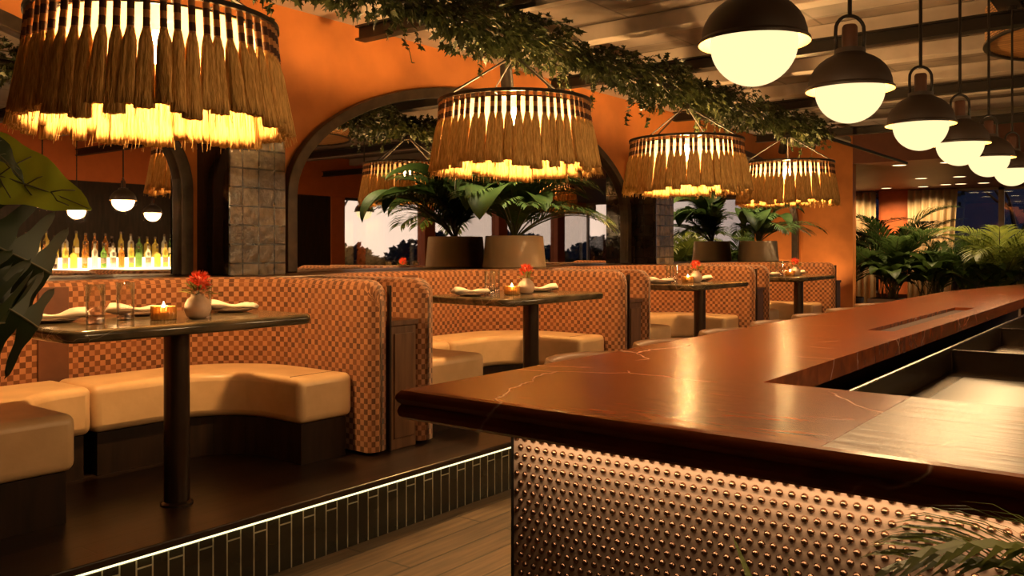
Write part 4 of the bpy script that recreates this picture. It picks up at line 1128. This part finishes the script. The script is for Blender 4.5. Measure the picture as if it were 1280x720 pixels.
t = thing('grass_plant', 'light green strap leaf tips at the bottom edge, before the studded bar front', 'plant', (1.10, .40, 0))
obj('planter', MB().lathe([(0, 0), (.10, 0), (.11, .02), (.13, .62), (.12, .62), (.115, .58), (0, .58)], 28), M['pot_dark'], t, auto=40)
obj('soil', MB().lathe([(0, .585), (.115, .582)], 20), M['soil'], t)
SB = [broad_mesh('leaf', .30, .012, 1.45, .5 + .5 * q, .03, M['palm_lt'], .2) for q in range(2)]
for k in range(9): put(t, 'leaf', SB[k % 2], 1.2 + .7 * k, .585, (1.12, .98, 1.05, .9, .85, 1.0, .9, .95, 1.02)[k], 0, .03 * math.cos(k * 2.1), .03 * math.sin(k * 2.1))

# large woven shade, upper right
t = thing('woven_shade_lamp', 'wide woven rattan lampshade under the ceiling, in the upper right corner', 'lamp', (7.75, .30, 2.93))
obj('shade', MB().lathe([(.90, 0), (.90, .28), (.885, .28), (.885, 0), (.90, 0)], 64), M['rattan'], t, auto=40)
obj('diffuser', MB().lathe([(0, .01), (.88, .01), (.88, .02), (0, .02)], 48), M['rattan'], t, auto=40)
obj('rim', MB().lathe([(.88, -.012), (.915, -.012), (.915, .005), (.88, .005), (.88, -.012)], 64), M['black'], t, auto=40)
obj('rod', MB().lathe([(0, .02), (.01, .02), (.01, .42), (0, .42)], 8), M['black'], t)
def track_spot(loc, aim, label, power):
    d = (Vector(aim) - Vector(loc)).normalized()
    t = thing('track_spotlight', label, 'spotlight', loc)
    a = -d * .09; m = MB().tube([a, a + d * .004, Vector((0, 0, 0)), d * .09], [.03, .047, .05, .05], 20)
    obj('can', m, M['black'], t, auto=40)
    obj('stem', MB().tube([(0, 0, .03), (0, 0, ZC - .001 - loc[2])], .009, 8), M['black'], t)
    o_ = lamp('track_lamp', 'SPOT', Vector(loc) + d * .13, power, (1., .76, .48), .03, cone=1.25)
    o_.rotation_euler = d.to_track_quat('-Z', 'Y').to_euler()
track_spot((5.3, 4.15, 2.70), (6.22, 4.72, 1.42), 'small black cylinder spotlight beside the ivy, above the second tasselled lamp', 170)
track_spot((11.15, 4.1, 2.70), (12.05, 4.72, 1.42), 'added black spotlight, hidden by a lamp, aimed at the palm behind the farthest booth', 170)  # added lamp with no visible source, lights the far palm

for k, (x_, y_) in enumerate(((13.2, 4.95), (14.3, 4.75))):
    t = thing('floor_uplight', 'small black uplight hidden behind the farthest booth, washing the orange wall', 'light', (x_, y_, ZP), 0, 'uplights behind the farthest booth')
    obj('can', MB().lathe([(0, 0), (.055, 0), (.06, .01), (.06, .13), (.052, .13), (.05, .10), (0, .10)], 20), M['black'], t, auto=40)
    lamp('wall_wash', 'SPOT', (x_, y_, ZP + .125), 85, (1., .62, .28), .04, rot=(math.radians(172), math.radians(12), 0), cone=2.2)
# soffit downlights; nearest and curtain rows are added to light plants and curtains
k = 0
for x_, y_ in ((15.7, 3.75), (15.7, 3.0), (15.7, 2.2), (18.9, 4.1), (18.9, 3.4), (18.9, 2.75), (21., 4.05), (21., 3.75), (21., 3.3), (21.4, 6.3), (21.4, 5.4), (21.4, 4.6)):
    d = thing('recessed_downlight', 'small round warm downlight in the low dark soffit above the plants', 'light', (x_, y_, 2.79), 0, 'recessed downlights in the low soffit')
    obj('trim_ring', MB().lathe([(.11, -.008), (.13, -.008), (.13, -.001), (.11, -.001), (.11, -.008)], 24), M['white'], d, auto=40)
    obj('lens', MB().lathe([(0, -.006), (.109, -.006), (.109, -.002), (0, -.002)], 24), M['down'], d, auto=40)
    lamp('downlight', 'SPOT', (x_, y_, 2.782), 170 if x_ < 16 else 110 if x_ > 21.3 else 70, (1., .66, .34), .03, cone=2.0, rot=(0, math.radians(-20), 0) if x_ > 21.3 else None)

# trees outside ------------------------------------------------------------
def tree(loc, label, h, seed, spread=1.6, leaves=900, ls=.10):
    r = random.Random(seed); t = thing('tree', label, 'tree', loc, 0, 'trees outside the windows')
    br, lf = MB(), MB(); tips = []
    def grow(p, d, l, rad, lev):
        q = p + d * l; md = p.lerp(q, .5) + Vector((r.uniform(-1, 1), r.uniform(-1, 1), 0)) * l * .08
        br.tube([p, md, q], [rad, rad * .85, rad * .7], 6)
        if lev == 0: tips.append(q); return
        for i in range(3 if lev > 1 else 4):
            nd = (d + Vector((r.uniform(-1, 1), r.uniform(-1, 1), r.uniform(-.2, .5))) * .75).normalized(); grow(q, nd, l * r.uniform(.6, .8), rad * .62, lev - 1)
    grow(Vector((0, 0, 0)), Vector((.05, .03, 1)).normalized(), h * .36, h * .028, 4)
    obj('trunk', br, M['trunk'], t)
    for i in range(leaves):
        c = r.choice(tips) + Vector((r.gauss(0, .25), r.gauss(0, .25), r.gauss(0, .22))) * spread * .5
        d = Vector((r.uniform(-1, 1), r.uniform(-1, 1), r.uniform(-1, 1))).normalized(); s_ = d.orthogonal().normalized() * ls * .5
        lf.add([c, c + d * ls * .5 + s_, c + d * ls, c + d * ls * .5 - s_], [(0, 1, 2, 3)])
    obj('foliage', lf, M['tree_leaf'], t)
for i, (x_, y_, h, lv) in enumerate(((16.0, -10.5, 5.0, 1200), (25.5, -9.5, 5.2, 1400), (21., -14.5, 4.6, 2200))):
    tree((x_, y_, -.1), 'dark tree outside the window side, seen only in the mirrors', h, 40 + i, leaves=lv)
for i, (x_, y_, h) in enumerate(((28.5, 6.4, 4.2), (27, 3.3, 4.2), (28.2, .2, 4.2))):
    tree((x_, y_, -.1), 'dark tree outside the far end windows, beyond the glass', h, 60 + i, leaves=2500, ls=.16)
def hedge(name, x0, x1, y0, y1, h, label, n, seed):
    r = random.Random(seed); m = MB()
    for i in range(n):
        u = r.random(); x_ = x0 + (x1 - x0) * u; y_ = r.uniform(y0, y1) if y1 - y0 < 20 else y0 + (y1 - y0) * u
        hh_ = h * (.75 + .22 * math.sin(x_ * .9 + y_ * 1.1) + .12 * math.sin(x_ * 2.7 + y_ * 2)); c = Vector((x_, y_, hh_ * r.random() ** .6))
        d = Vector((r.uniform(-1, 1), r.uniform(-1, 1), r.uniform(-1, 1))).normalized(); s_ = d.orthogonal().normalized() * .11
        m.add([c, c + d * .15 + s_, c + d * .3, c + d * .15 - s_], [(0, 1, 2, 3)])
    o_ = obj(name, m, M['tree_leaf']); tag(o_, label, 'hedge'); return o_
hedge('hedge', 2, 45, -17.5, -15.5, 1.9, 'dark distant hedge outside the window side, seen only in the mirrors', 16000, 1)
hedge('hedge', 24.6, 26.4, -5, 8, .9, 'dark hedge outside the far end windows', 7000, 2)
struct('ground', MB().box((-40, -60, -.3), (60, 60, -.11)), pbsdf('dark_ground', (.02, .022, .02), .9))
